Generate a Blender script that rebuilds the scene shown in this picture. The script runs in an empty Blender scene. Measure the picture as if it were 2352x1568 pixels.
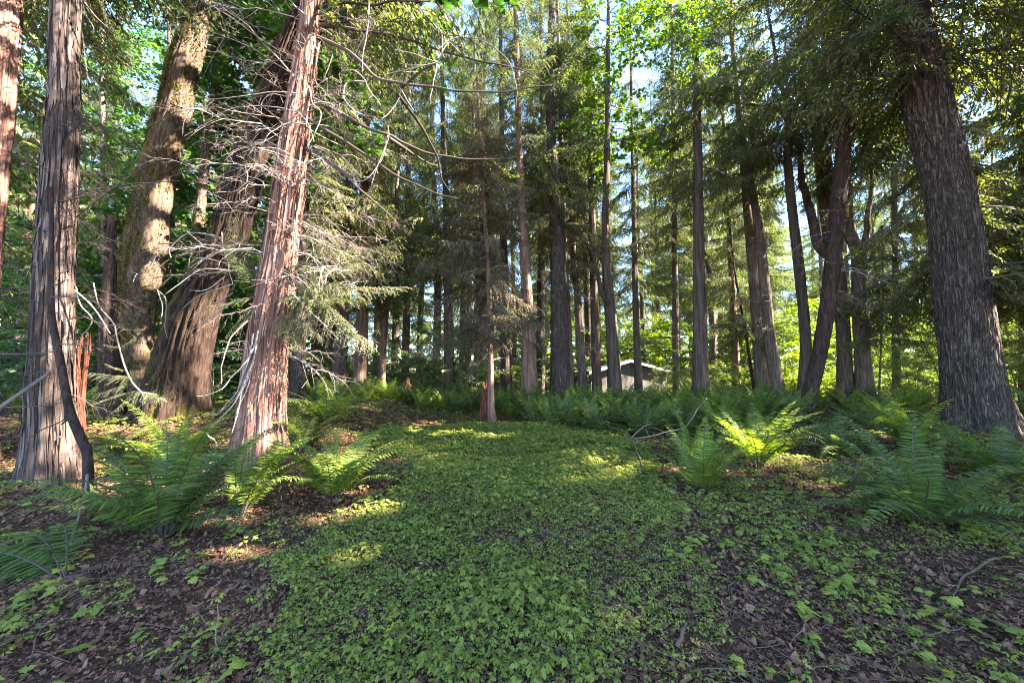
import bpy, math, random
import numpy as np
from math import radians, sin, cos, tan, pi, sqrt

rng = np.random.default_rng(7)
random.seed(7)
scn = bpy.context.scene
COL = scn.collection

# ------------------------------------------------------------------ camera
CAM = np.array([0.0, 0.0, 1.6])
PITCH = radians(4.5)
FPX = 849.0           # focal length for a picture 2352 wide
CX, CY = 1176.0, 784.0
cam = bpy.data.cameras.new("camera")
cam.sensor_width = 36.0
cam.lens = 36.0 * FPX / 2352.0
cam.clip_end = 2000.0
cam.clip_start = 0.05
camo = bpy.data.objects.new("camera", cam)
COL.objects.link(camo)
camo.location = CAM
camo.rotation_euler = (radians(90) + PITCH, 0, 0)
scn.camera = camo

def ray(px, py):
    u = (px - CX) / FPX
    v = (CY - py) / FPX
    return np.array([u, cos(PITCH) - v * sin(PITCH), sin(PITCH) + v * cos(PITCH)])

def at(px, py, Y):
    d = ray(px, py)
    return CAM + d * (Y / d[1])

def proj(p):
    p = np.asarray(p, float) - CAM
    x = p[..., 0]
    f = p[..., 1] * cos(PITCH) + p[..., 2] * sin(PITCH)
    up = -p[..., 1] * sin(PITCH) + p[..., 2] * cos(PITCH)
    f = np.where(f < 0.05, 0.05, f)
    return CX + FPX * x / f, CY - FPX * up / f, f

# ------------------------------------------------------------------ sun
SUN_AZ, SUN_EL = radians(-6), radians(41)
SUN = np.array([cos(SUN_AZ) * cos(SUN_EL), sin(SUN_AZ) * cos(SUN_EL), sin(SUN_EL)])

# ------------------------------------------------------------------ noise
def _h(i, j, k):
    n = (i * 374761393 + j * 668265263 + k * 2147483647 + 1013904223) & 0xFFFFFFFF
    n = ((n ^ (n >> 13)) * 1274126177) & 0xFFFFFFFF
    n = ((n ^ (n >> 16)) * 2246822519) & 0xFFFFFFFF
    return ((n ^ (n >> 15)) & 0xFFFFFF) / float(0xFFFFFF)

def noise3(x, y, z):
    x, y, z = np.broadcast_arrays(np.asarray(x, float), np.asarray(y, float), np.asarray(z, float))
    xi, yi, zi = np.floor(x).astype(np.int64), np.floor(y).astype(np.int64), np.floor(z).astype(np.int64)
    fx, fy, fz = x - xi, y - yi, z - zi
    fx = fx * fx * (3 - 2 * fx); fy = fy * fy * (3 - 2 * fy); fz = fz * fz * (3 - 2 * fz)
    r = 0
    for a in (0, 1):
        for b in (0, 1):
            for c in (0, 1):
                w = (fx if a else 1 - fx) * (fy if b else 1 - fy) * (fz if c else 1 - fz)
                r = r + w * _h(xi + a, yi + b, zi + c)
    return r * 2 - 1

def fbm(x, y, z, o=3):
    r, a = 0, 1.0
    for i in range(o):
        r = r + a * noise3(x, y, z)
        x, y, z, a = x * 2.03 + 5.1, y * 2.03 + 1.7, z * 2.03 + 9.2, a * .5
    return r

def sst(a, b, x):
    t = np.clip((np.asarray(x, float) - a) / (b - a), 0, 1)
    return t * t * (3 - 2 * t)

def ground_h(x, y):
    x = np.asarray(x, float); y = np.asarray(y, float)
    h = 0.05 * noise3(x * .7, y * .7, 3.3) + 0.02 * noise3(x * 2.3, y * 2.3, 8.1)
    h = h + 0.5 * sst(-2.4, -4.6, x) * sst(5.6, 8.5, y) * (1 - sst(12, 18, y))
    h = h + 0.22 * sst(4.5, 7.0, x) * sst(4.0, 7.0, y) * (1 - sst(12, 18, y))
    h = h + 0.12 * sst(10.2, 11.6, y) * (1 - sst(14, 19, y)) * (1 - sst(4.5, 7, np.abs(x)))
    h = h - 0.55 * sst(17, 27, y)
    return h

def gp(px, py):
    d = ray(px, py)
    t = 0.5
    for i in range(4000):
        p = CAM + d * t
        if p[2] < ground_h(p[0], p[1]):
            break
        t += 0.02
    return np.array([p[0], p[1], float(ground_h(p[0], p[1]))])

# ------------------------------------------------------------------ mesh helpers
class Acc:
    """collects quads and triangles of one mesh"""
    def __init__(s):
        s.v, s.q, s.t, s.qm, s.tm, s.r, s.n = [], [], [], [], [], [], 0
    def add(s, V, Q=None, T=None, mat=0, rnd=None):
        V = np.asarray(V, np.float32).reshape(-1, 3)
        if Q is not None and len(Q):
            Q = np.asarray(Q, np.int32).reshape(-1, 4); s.q.append(Q + s.n)
            s.qm.append(np.broadcast_to(np.asarray(mat, np.int32), (len(Q),)))
        if T is not None and len(T):
            T = np.asarray(T, np.int32).reshape(-1, 3); s.t.append(T + s.n)
            s.tm.append(np.broadcast_to(np.asarray(mat, np.int32), (len(T),)))
        if rnd is None: rnd = rng.random()
        s.r.append(np.broadcast_to(np.asarray(rnd, np.float32), (len(V),)))
        s.v.append(V); s.n += len(V)
    def arrays(s):
        V = np.concatenate(s.v); R = np.concatenate(s.r)
        Q = np.concatenate(s.q) if s.q else np.zeros((0, 4), np.int32)
        T = np.concatenate(s.t) if s.t else np.zeros((0, 3), np.int32)
        QM = np.concatenate(s.qm) if s.q else np.zeros(0, np.int32)
        TM = np.concatenate(s.tm) if s.t else np.zeros(0, np.int32)
        return V, Q, T, QM, TM, R
    def mesh(s, name, mats, smooth=True):
        return make_mesh(name, mats, *s.arrays(), smooth=smooth)

def make_mesh(name, mats, V, Q, T, QM, TM, R, smooth=True):
    me = bpy.data.meshes.new(name)
    nq, nt = len(Q), len(T)
    me.vertices.add(len(V)); me.vertices.foreach_set("co", np.ascontiguousarray(V, np.float32).ravel())
    li = np.concatenate([Q.ravel(), T.ravel()]).astype(np.int32)
    me.loops.add(len(li)); me.loops.foreach_set("vertex_index", li)
    me.polygons.add(nq + nt)
    st = np.concatenate([np.arange(nq) * 4, nq * 4 + np.arange(nt) * 3]).astype(np.int32)
    me.polygons.foreach_set("loop_start", st)
    me.polygons.foreach_set("material_index", np.concatenate([QM, TM]).astype(np.int32))
    me.polygons.foreach_set("use_smooth", np.full(nq + nt, smooth, bool))
    at_ = me.attributes.new("rnd", 'FLOAT', 'POINT')
    at_.data.foreach_set("value", np.ascontiguousarray(R, np.float32))
    for m in mats: me.materials.append(m)
    me.update(calc_edges=True)
    return me

def inst(tmpl, R, P, rnd=None):
    """bake copies of a template (arrays) : R (k,3,3) with scale, P (k,3)"""
    V, Q, T, QM, TM, RR = tmpl
    k, n = len(P), len(V)
    W = np.einsum('kij,nj->kni', R.astype(np.float32), V) + np.asarray(P, np.float32)[:, None, :]
    off = (np.arange(k, dtype=np.int32) * n)
    q = (Q[None] + off[:, None, None]).reshape(-1, 4)
    t = (T[None] + off[:, None, None]).reshape(-1, 3)
    if rnd is None:
        rn = np.tile(RR, k)
    else:
        rn = (np.tile(RR, k) * .5 + np.repeat(np.asarray(rnd, np.float32), n) * .5)
    return W.reshape(-1, 3), q, t, np.tile(QM, k), np.tile(TM, k), rn

def acc_arrays(a, arr):
    V, Q, T, QM, TM, R = arr
    if len(Q): a.q.append(Q.astype(np.int32) + a.n); a.qm.append(QM)
    if len(T): a.t.append(T.astype(np.int32) + a.n); a.tm.append(TM)
    a.v.append(V.astype(np.float32)); a.r.append(R.astype(np.float32)); a.n += len(V)

def unit(v):
    v = np.asarray(v, float)
    return v / (np.linalg.norm(v, axis=-1, keepdims=True) + 1e-9)

def basis(d, up, scale=1.0):
    d = unit(d); up = np.broadcast_to(np.asarray(up, float), d.shape)
    y = unit(np.cross(up, d)); z = np.cross(d, y)
    return np.stack([d, y, z], -1) * np.asarray(scale).reshape(-1, 1, 1) if d.ndim > 1 else np.stack([d, y, z], -1) * scale

def spline(P, n):
    P = np.asarray(P, float)
    if len(P) == 2:
        t = np.linspace(0, 1, n)[:, None]
        return P[0] * (1 - t) + P[1] * t
    E = np.vstack([2 * P[0] - P[1], P, 2 * P[-1] - P[-2]])
    seg = np.sqrt(np.linalg.norm(np.diff(P[:, :3], axis=0), axis=1)) ** 2
    cum = np.concatenate([[0], np.cumsum(seg)])
    s = np.linspace(0, cum[-1], n)
    i = np.clip(np.searchsorted(cum, s, side='right') - 1, 0, len(P) - 2)
    t = ((s - cum[i]) / (cum[i + 1] - cum[i] + 1e-9))[:, None]
    p0, p1, p2, p3 = E[i], E[i + 1], E[i + 2], E[i + 3]
    return .5 * (2 * p1 + (p2 - p0) * t + (2 * p0 - 5 * p1 + 4 * p2 - p3) * t * t + (3 * p1 - p0 - 3 * p2 + p3) * t ** 3)

def tube_arrays(C, r, sides=5, mat=1, rnd=.5):
    C = np.asarray(C, float); n = len(C)
    r = np.broadcast_to(np.asarray(r, float), (n,))
    tg = unit(np.gradient(C, axis=0))
    ref = np.array([.31, .2, .93]) if abs(tg[:, 2]).mean() < .8 else np.array([.9, .35, .1])
    a = unit(np.cross(tg, ref)); b = np.cross(tg, a)
    th = np.arange(sides) * 2 * pi / sides
    V = C[:, None] + r[:, None, None] * (np.cos(th)[None, :, None] * a[:, None] + np.sin(th)[None, :, None] * b[:, None])
    i = np.arange(n - 1)[:, None]; j = np.arange(sides)[None]
    j2 = (j + 1) % sides
    Q = np.stack([i * sides + j, i * sides + j2, (i + 1) * sides + j2, (i + 1) * sides + j], -1).reshape(-1, 4)
    T = np.zeros((0, 3), np.int32)
    if sides >= 4 and r[-1] > .004:
        V2 = np.concatenate([V.reshape(-1, 3), C[-1:]])
        l = (n - 1) * sides
        T = np.array([[l + k, l + (k + 1) % sides, n * sides] for k in range(sides)], np.int32)
    else:
        V2 = V.reshape(-1, 3)
    return V2, Q.astype(np.int32), T, np.full(len(Q), mat, np.int32), np.full(len(T), mat, np.int32), np.full(len(V2), rnd, np.float32)

def link(name, me, parent=None):
    o = bpy.data.objects.new(name, me)
    COL.objects.link(o)
    if parent is not None: o.parent = parent
    return o

def tag(o, label=None, cat=None, group=None, kind=None):
    if label: o["label"] = label
    if cat: o["category"] = cat
    if group: o["group"] = group
    if kind: o["kind"] = kind
    return o

def empty(name, loc, rz=0):
    o = bpy.data.objects.new(name, None)
    COL.objects.link(o); o.location = loc; o.rotation_euler = (0, 0, rz)
    o.empty_display_size = .2
    return o

# ------------------------------------------------------------------ materials
def nt_new(name):
    m = bpy.data.materials.new(name); m.use_nodes = True
    nt = m.node_tree; nt.nodes.clear()
    return m, nt

def N(nt, t, **kw):
    n = nt.nodes.new(t)
    for k, v in kw.items():
        if k.startswith('i_'):
            n.inputs[k[2:].replace('_', ' ')].default_value = v
        elif k.startswith('n_'):
            n.inputs[int(k[2:])].default_value = v
        else:
            setattr(n, k, v)
    return n

def ramp(nt, fac, stops, interp='LINEAR'):
    r = nt.nodes.new('ShaderNodeValToRGB'); r.color_ramp.interpolation = interp
    e = r.color_ramp.elements
    while len(e) < len(stops): e.new(.5)
    for el, (p, c) in zip(e, stops):
        el.position = p; el.color = (c[0], c[1], c[2], 1)
    nt.links.new(fac, r.inputs[0])
    return r.outputs[0]

def mixc(nt, fac, a, b, mode='MIX'):
    m = nt.nodes.new('ShaderNodeMix'); m.data_type = 'RGBA'; m.blend_type = mode
    for sock, v in ((m.inputs[0], fac), (m.inputs[6], a), (m.inputs[7], b)):
        if hasattr(v, 'links'): nt.links.new(v, sock)
        elif isinstance(v, (int, float)): sock.default_value = v
        else: sock.default_value = (*v, 1)
    return m.outputs[2]

def mapping(nt, scale, rot=(0, 0, 0)):
    tc = nt.nodes.new('ShaderNodeTexCoord'); mp = nt.nodes.new('ShaderNodeMapping')
    mp.inputs['Scale'].default_value = scale; mp.inputs['Rotation'].default_value = rot
    nt.links.new(tc.outputs['Object'], mp.inputs[0])
    return mp.outputs[0]

def noise(nt, vec, scale=1, detail=4, rough=.55, dist=0):
    n = N(nt, 'ShaderNodeTexNoise'); n.inputs['Scale'].default_value = scale
    n.inputs['Detail'].default_value = detail; n.inputs['Roughness'].default_value = rough
    n.inputs['Distortion'].default_value = dist
    nt.links.new(vec, n.inputs['Vector'])
    return n.outputs[0]

def math_(nt, op, a, b=None, clamp=False):
    m = nt.nodes.new('ShaderNodeMath'); m.operation = op; m.use_clamp = clamp
    for s, v in zip(m.inputs, (a, b)):
        if v is None: continue
        if hasattr(v, 'links'): nt.links.new(v, s)
        else: s.default_value = v
    return m.outputs[0]

def finish(nt, color, rough=.85, bump=None, bstr=.5, bdist=.02, spec=.25):
    b = N(nt, 'ShaderNodeBsdfPrincipled'); o = N(nt, 'ShaderNodeOutputMaterial')
    if hasattr(color, 'links'): nt.links.new(color, b.inputs['Base Color'])
    else: b.inputs['Base Color'].default_value = (*color, 1)
    b.inputs['Roughness'].default_value = rough
    b.inputs['Specular IOR Level'].default_value = spec
    if bump is not None:
        bm = N(nt, 'ShaderNodeBump'); bm.inputs['Strength'].default_value = bstr; bm.inputs['Distance'].default_value = bdist
        nt.links.new(bump, bm.inputs['Height']); nt.links.new(bm.outputs[0], b.inputs['Normal'])
    nt.links.new(b.outputs[0], o.inputs[0])

def bark(name, dark, mid, light, sx, sz, bstr=.8, bd=.03, moss=None, crack=False, band=0):
    m, nt = nt_new(name)
    v = mapping(nt, (sx, sx, sz))
    n1 = noise(nt, v, 1, 6, .62, .25)
    v2 = mapping(nt, (sx * 3.2, sx * 3.2, sz * 2.2))
    n2 = noise(nt, v2, 1, 4, .6)
    v3 = mapping(nt, (.9, .9, .5))
    n3 = noise(nt, v3, 1, 3, .5)
    hgt = math_(nt, 'ADD', n1, math_(nt, 'MULTIPLY', n2, .45))
    if crack:
        vv = mapping(nt, (sx * 1.5, sx * 1.5, sz * .8))
        r1 = noise(nt, vv, 1, 5, .6, .8)
        rid = math_(nt, 'ABSOLUTE', math_(nt, 'SUBTRACT', r1, .5))
        ed = math_(nt, 'MINIMUM', math_(nt, 'MULTIPLY', rid, 4.5), .42)
        vv2 = mapping(nt, (sx * 2.2, sx * 2.2, sz * 4))
        hgt = math_(nt, 'ADD', math_(nt, 'ADD', math_(nt, 'MULTIPLY', hgt, .38), ed), math_(nt, 'MULTIPLY', noise(nt, vv2, 1, 4, .6), .35))
    c = ramp(nt, hgt, [(.46, dark), (.70, mid), (.95, light)])
    c = mixc(nt, math_(nt, 'MULTIPLY', math_(nt, 'SUBTRACT', n3, .35), 1.3, True), c, tuple(x * .45 for x in mid))
    oi = N(nt, 'ShaderNodeObjectInfo')
    hs = N(nt, 'ShaderNodeHueSaturation'); hs.inputs['Saturation'].default_value = 1.0
    nt.links.new(math_(nt, 'ADD', math_(nt, 'MULTIPLY', oi.outputs['Random'], .45), .78), hs.inputs['Value'])
    nt.links.new(c, hs.inputs['Color']); c = hs.outputs[0]
    if moss:
        vm_ = mapping(nt, (1.7, 1.7, 1.2))
        nm = noise(nt, vm_, 1.3, 5, .65)
        g = N(nt, 'ShaderNodeNewGeometry'); sp = N(nt, 'ShaderNodeSeparateXYZ'); nt.links.new(g.outputs['Normal'], sp.inputs[0])
        side = math_(nt, 'ADD', math_(nt, 'MULTIPLY', sp.outputs[0], -.12), math_(nt, 'MULTIPLY', sp.outputs[2], .35))
        fac = math_(nt, 'MULTIPLY', math_(nt, 'SUBTRACT', math_(nt, 'ADD', nm, side), moss[0]), 9, True)
        vf = mapping(nt, (38, 38, 38))
        nf = noise(nt, vf, 1, 3, .7)
        mc = ramp(nt, nf, [(.3, moss[1]), (.7, moss[2])])
        c = mixc(nt, fac, c, mc)
        hgt = math_(nt, 'ADD', hgt, math_(nt, 'MULTIPLY', fac, math_(nt, 'ADD', nf, .2)))
    finish(nt, c, .9, hgt, bstr, bd, .15)
    return m

def leafmat(name, cols, trans, tint, rough=.5, spec=.3, hue=0.0, mixn=.0):
    """diffuse/gloss leaf with translucency; cols are ramp stops over the per-leaf value"""
    m, nt = nt_new(name)
    a = N(nt, 'ShaderNodeAttribute'); a.attribute_name = 'rnd'
    oi = N(nt, 'ShaderNodeObjectInfo')
    c = ramp(nt, a.outputs['Fac'], cols)
    hs = N(nt, 'ShaderNodeHueSaturation')
    nt.links.new(math_(nt, 'ADD', math_(nt, 'MULTIPLY', oi.outputs['Random'], .4), .8), hs.inputs['Value'])
    nt.links.new(c, hs.inputs['Color']); c = hs.outputs[0]
    b = N(nt, 'ShaderNodeBsdfPrincipled'); nt.links.new(c, b.inputs['Base Color'])
    b.inputs['Roughness'].default_value = rough; b.inputs['Specular IOR Level'].default_value = spec
    t = N(nt, 'ShaderNodeBsdfTranslucent')
    nt.links.new(mixc(nt, 1.0, c, tint, 'MULTIPLY'), t.inputs[0])
    mx = N(nt, 'ShaderNodeMixShader'); mx.inputs[0].default_value = trans
    nt.links.new(b.outputs[0], mx.inputs[1]); nt.links.new(t.outputs[0], mx.inputs[2])
    o = N(nt, 'ShaderNodeOutputMaterial'); nt.links.new(mx.outputs[0], o.inputs[0])
    return m

def rndmat(name, cols, rough=.9, spec=.15):
    m, nt = nt_new(name)
    a = N(nt, 'ShaderNodeAttribute'); a.attribute_name = 'rnd'
    finish(nt, ramp(nt, a.outputs['Fac'], cols), rough, spec=spec)
    return m

M = {}
M['cedar_bark'] = bark('cedar_bark', (.045, .022, .016), (.165, .092, .066), (.32, .21, .16), 13, .75, .9, .035)
M['pink_bark'] = bark('pink_cedar_bark', (.075, .03, .02), (.245, .118, .082), (.44, .265, .20), 14, .7, .9, .03)
M['grey_bark'] = bark('grey_cedar_bark', (.025, .017, .013), (.09, .061, .049), (.19, .136, .11), 13, .75, .9, .035)
M['fir_bark'] = bark('fir_bark', (.05, .034, .026), (.125, .09, .071), (.17, .127, .103), 15, 2.6, 1.0, .05, crack=True)
M['dark_bark'] = bark('dark_bark', (.012, .008, .006), (.045, .026, .019), (.11, .066, .05), 16, 3, .9, .03)
M['maple_bark'] = bark('maple_bark', (.035, .022, .016), (.125, .082, .058), (.27, .19, .145), 16, 4.5, .9, .03,
                       moss=(.47, (.05, .04, .008), (.24, .185, .028)))
M['dark_maple_bark'] = bark('dark_maple_bark', (.012, .007, .005), (.05, .029, .02), (.125, .08, .058), 15, 2.6, .9, .03, moss=(.56, (.035, .035, .008), (.13, .11, .02)))  # dark brown, deepened to put the trunk's shade into its colour
M['slim_bark'] = bark('slim_bark', (.034, .023, .017), (.125, .088, .068), (.25, .19, .155), 16, 1.6, .8, .03)
M['red_wood'] = bark('rotten_wood', (.035, .011, .007), (.16, .05, .03), (.30, .13, .08), 16, 1.4, 1.0, .04)
M['dead_twig'] = rndmat('dead_twig', [(0, (.09, .065, .05)), (.5, (.2, .15, .125)), (1, (.36, .30, .26))])
M['dark_twig'] = rndmat('dark_twig', [(0, (.03, .022, .017)), (1, (.11, .08, .065))])
M['twig'] = rndmat('twig', [(0, (.05, .036, .027)), (1, (.16, .12, .095))])
M['cedar_leaf'] = leafmat('cedar_leaf', [(0, (.06, .08, .024)), (.5, (.12, .145, .045)), (.82, (.18, .19, .065)), (1, (.23, .18, .08))], .42, (1.5, 1.6, .7))
M['fresh_leaf'] = leafmat('fresh_leaf', [(0, (.07, .11, .025)), (1, (.16, .21, .05))], .45, (1.4, 1.5, .6))
M['brown_leaf'] = leafmat('browned_cedar_leaf', [(0, (.06, .05, .025)), (.5, (.11, .09, .045)), (1, (.16, .15, .06))], .35, (1.4, 1.3, .7))
M['far_leaf'] = leafmat('far_leaf', [(0, (.085, .125, .032)), (.5, (.14, .185, .05)), (1, (.21, .25, .07))], .45, (1.5, 1.6, .7))
M['maple_leaf'] = leafmat('maple_leaf', [(0, (.07, .13, .015)), (1, (.15, .25, .03))], .55, (1.5, 1.55, .4), .45)
M['deep_leaf'] = leafmat('deep_maple_leaf', [(0, (.035, .085, .02)), (1, (.08, .16, .035))], .5, (1.4, 1.6, .6), .45)
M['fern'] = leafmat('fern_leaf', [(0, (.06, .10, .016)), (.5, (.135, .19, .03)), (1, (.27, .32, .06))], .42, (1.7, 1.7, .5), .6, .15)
M['fern_dark'] = leafmat('shaded_fern_leaf', [(0, (.04, .07, .02)), (.5, (.09, .135, .036)), (1, (.18, .22, .06))], .36, (1.6, 1.7, .6), .6, .15)  # darker fern copy: shade put into the leaf colour, mixed in elsewhere
M['cover_leaf'] = leafmat('cover_leaf', [(0, (.10, .13, .024)), (.5, (.22, .245, .05)), (.9, (.31, .32, .065)), (1, (.36, .34, .06))], .4, (1.6, 1.7, .5), .6, .15)
M['ground_twig'] = rndmat('ground_twig', [(0, (.06, .036, .025)), (.6, (.16, .105, .075)), (1, (.3, .22, .165))])
M['litter'] = rndmat('litter', [(0, (.045, .021, .012)), (.4, (.135, .064, .036)), (.75, (.25, .125, .075)), (1, (.4, .24, .15))], .85, .2)

# ground
m, nt = nt_new('forest_soil')
v = mapping(nt, (1, 1, 1))
n1 = noise(nt, v, 1.1, 5, .6); n2 = noise(nt, v, 22, 6, .7); n3 = noise(nt, v, 90, 4, .7)
c = ramp(nt, math_(nt, 'ADD', math_(nt, 'MULTIPLY', n2, .6), math_(nt, 'MULTIPLY', n3, .45)),
         [(.34, (.024, .013, .008)), (.5, (.08, .042, .025)), (.64, (.16, .084, .052)), (.78, (.26, .155, .10))])
c = mixc(nt, math_(nt, 'MULTIPLY', math_(nt, 'SUBTRACT', n1, .52), 5, True), c, (.045, .055, .02))
finish(nt, c, .95, math_(nt, 'ADD', n2, n3), .9, .04, .1)
M['soil'] = m

# ------------------------------------------------------------------ sunlit openings: the canopy leaves the sun through here
SPOTS = []
def spot(px, py, Y, r):
    SPOTS.append((at(px, py, Y), r))
for a in [(172, 300, 5.5, .14), (171, 400, 5.5, .16), (168, 480, 5.5, .17), (166, 560, 5.5, .18), (165, 640, 5.5, .19), (163, 720, 5.5, .22), (161, 800, 5.5, .22), (168, 880, 5.5, .18), (150, 1010, 5.5, .28), (125, 1050, 5.5, .25), (165, 950, 5.5, .2),
          (34, 60, 6.2, .22), (30, 200, 6.2, .2), (10, 420, 6.2, .2),
          (445, 90, 11, .4), (430, 30, 11, .25), (415, 150, 11, .4), (390, 270, 11, .4), (360, 470, 11, .35), (340, 570, 11, .4), (320, 660, 11, .3),
          (500, 100, 12.4, .3), (450, 500, 12.4, .4), (610, 160, 8.6, .3), (540, 420, 8.6, .2),
          (705, 60, 6.4, .3), (700, 150, 6.4, .3), (660, 330, 6.4, .35), (655, 420, 6.4, .35), (645, 520, 6.4, .3), (640, 610, 6.4, .35), (625, 720, 6.4, .35),
          (610, 830, 6.4, .4), (600, 920, 6.4, .45), (600, 1010, 6.4, .4), (560, 950, 6.4, .4),
          (640, 240, 6.0, .5), (740, 260, 6.0, .5), (840, 250, 6.0, .4), (830, 80, 6.0, .35), (950, 150, 6.0, .4), (1140, 150, 6.0, .3),
          (560, 600, 5.9, .35), (500, 660, 5.9, .4), (440, 680, 5.9, .3), (540, 760, 5.9, .3),
          (780, 640, 6.0, .4), (860, 690, 6.0, .35), (720, 700, 6.0, .35), (800, 780, 6.0, .35), (700, 620, 6.0, .3),
          (410, 980, 5.4, .4), (480, 1000, 5.2, .4), (560, 1080, 4.6, .35), (640, 1060, 4.4, .3), (590, 1140, 4.2, .25),
          (790, 1060, 4.8, .35), (860, 1060, 4.8, .3), (250, 890, 6.0, .5), (1740, 1000, 6.3, .45), (1680, 985, 6.3, .35), (1790, 980, 6.3, .35),
          (2080, 960, 8.0, .5), (2130, 950, 8, .3), (2110, 1060, 4.2, .25), (2225, 480, 8.4, .4), (2230, 560, 8.4, .4), (2240, 640, 8.4, .3), (2310, 960, 8.2, .4), (2330, 1000, 8.0, .35),
          (1485, 885, 26, .5), (1125, 850, 10.6, .35), (1125, 700, 10.6, .4), (1180, 720, 10.4, .4)]:
    spot(*a)
for a in [(195, 800, 5.75, .22), (186, 860, 5.75, .16), (800, 880, 16.5, .3), (835, 860, 16.5, .35), (880, 880, 17.5, .3), (1287, 640, 16, .35)]:
    spot(*a)
for px, py, r in [(620, 1235, .3), (560, 1260, .22), (300, 990, .6), (240, 960, .5), (370, 960, .5), (330, 1050, .5), (230, 1000, .6), (200, 1060, .4), (310, 1000, .5), (230, 1080, .4), (180, 1060, .3), (1000, 1008, .22), (930, 1000, .18), (1110, 1015, .3), (1050, 1004, .2),
                  (880, 1150, .25), (930, 1150, .25), (790, 1290, .14), (740, 1200, .2), (700, 1230, .2), (1800, 1065, .35), (1350, 1070, .16), (1700, 1070, .3), (40, 1265, .15),
                  (1420, 1090, .14), (840, 1180, .2), (1280, 1050, .14), (1460, 1075, .14)]:
    SPOTS.append((gp(px, py), r))
_r = np.random.default_rng(4242)
for _k in range(70):
    spot(_r.uniform(640, 2000), _r.uniform(40, 860), _r.uniform(14.5, 22), _r.uniform(.25, .5))
SP = np.array([s[0] for s in SPOTS]); SR = np.array([s[1] for s in SPOTS])

def sunlit(P):
    """True where a leaf at P would shade one of the sunlit openings"""
    P = np.asarray(P, float); out = np.zeros(len(P), bool)
    for c, r in zip(SP, SR):
        d = P - c
        t = d @ SUN
        q = np.linalg.norm(d - t[:, None] * SUN, axis=1)
        out |= (t > 1.0) & (q < r)
    return out

# ------------------------------------------------------------------ foliage templates
def leaf_quads(B, D, S, L, W, rnd):
    """rhombic leaves: base B, direction D, side S, length L, width W"""
    n = len(B)
    L = np.broadcast_to(L, (n,))[:, None]; W = np.broadcast_to(W, (n,))[:, None]
    V = np.stack([B, B + D * L * .45 + S * W * .5, B + D * L, B + D * L * .45 - S * W * .5], 1).reshape(-1, 3)
    Q = np.arange(n * 4).reshape(-1, 4)
    return V, Q, np.repeat(rnd, 4)

def cedar_branch(seed, nsec=46, leaf=.05, lw=.38, droop=.3, fine=False, reach=.30, hang=.55, bare=.0, tw=.008):
    """a flat drooping bough along +X, one unit long"""
    r = np.random.default_rng(seed)
    a = Acc()
    s = np.linspace(0, 1, 9)
    wob = r.normal(0, .015, (9, 2)).cumsum(0)
    C = np.stack([s, wob[:, 0], .12 * s - droop * s ** 1.6 + .16 * droop * np.maximum(s - .7, 0) * 6 + wob[:, 1]], 1)
    acc_arrays(a, tube_arrays(C, tw * (1.15 - s), 3, 1, .4))
    Bs, Ds, Ss, Rs, Ls = [], [], [], [], []
    for i in range(nsec):
        t = .10 + .9 * (i + r.random()) / nsec
        p = np.array([np.interp(t, s, C[:, k]) for k in range(3)])
        side = 1 if i % 2 else -1
        l2 = (reach * (1 - t) ** .75 + .07) * r.uniform(.65, 1.2)
        fw = r.uniform(.45, .9)
        d = unit(np.array([fw, side * r.uniform(.6, 1), -hang * r.uniform(.2, 1.2)]))
        m = 5
        u = np.linspace(0, 1, m)[:, None]
        c2 = p + d * l2 * u + np.array([0, 0, -1]) * (hang * l2 * .6) * u ** 2
        acc_arrays(a, tube_arrays(c2, tw * .32, 3, 1, .5))
        if r.random() < bare: continue
        nl = max(4, int(l2 / (leaf * .36)))
        uu = np.linspace(.06, 1, nl)
        pp = np.stack([np.interp(uu, u[:, 0], c2[:, k]) for k in range(3)], 1)
        tg = unit(np.stack([np.interp(uu, u[:, 0], np.gradient(c2[:, k])) for k in range(3)], 1))
        nrm = unit(np.array([0, 0, 1.]) + r.normal(0, .45, 3))
        sd = unit(np.cross(tg, nrm)) * np.where(np.arange(nl) % 2, 1, -1)[:, None]
        ld = unit(tg * .75 + sd * .75 + r.normal(0, .18, (nl, 3)) + np.array([0, 0, -.25]))
        ls = unit(np.cross(ld, nrm + r.normal(0, .35, (nl, 3))))
        Bs.append(pp); Ds.append(ld); Ss.append(ls)
        Ls.append(leaf * r.uniform(.65, 1.25, nl) * (1.1 - .45 * uu))
        base = r.random()
        Rs.append(np.clip(base * .6 + .4 * r.random(nl), 0, 1))
    B, D, S, L, R = map(np.concatenate, (Bs, Ds, Ss, Ls, Rs))
    V, Q, rr = leaf_quads(B, D, S, L, L * lw, R)
    a.add(V, Q, mat=0, rnd=rr)
    return a.arrays()

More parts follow.
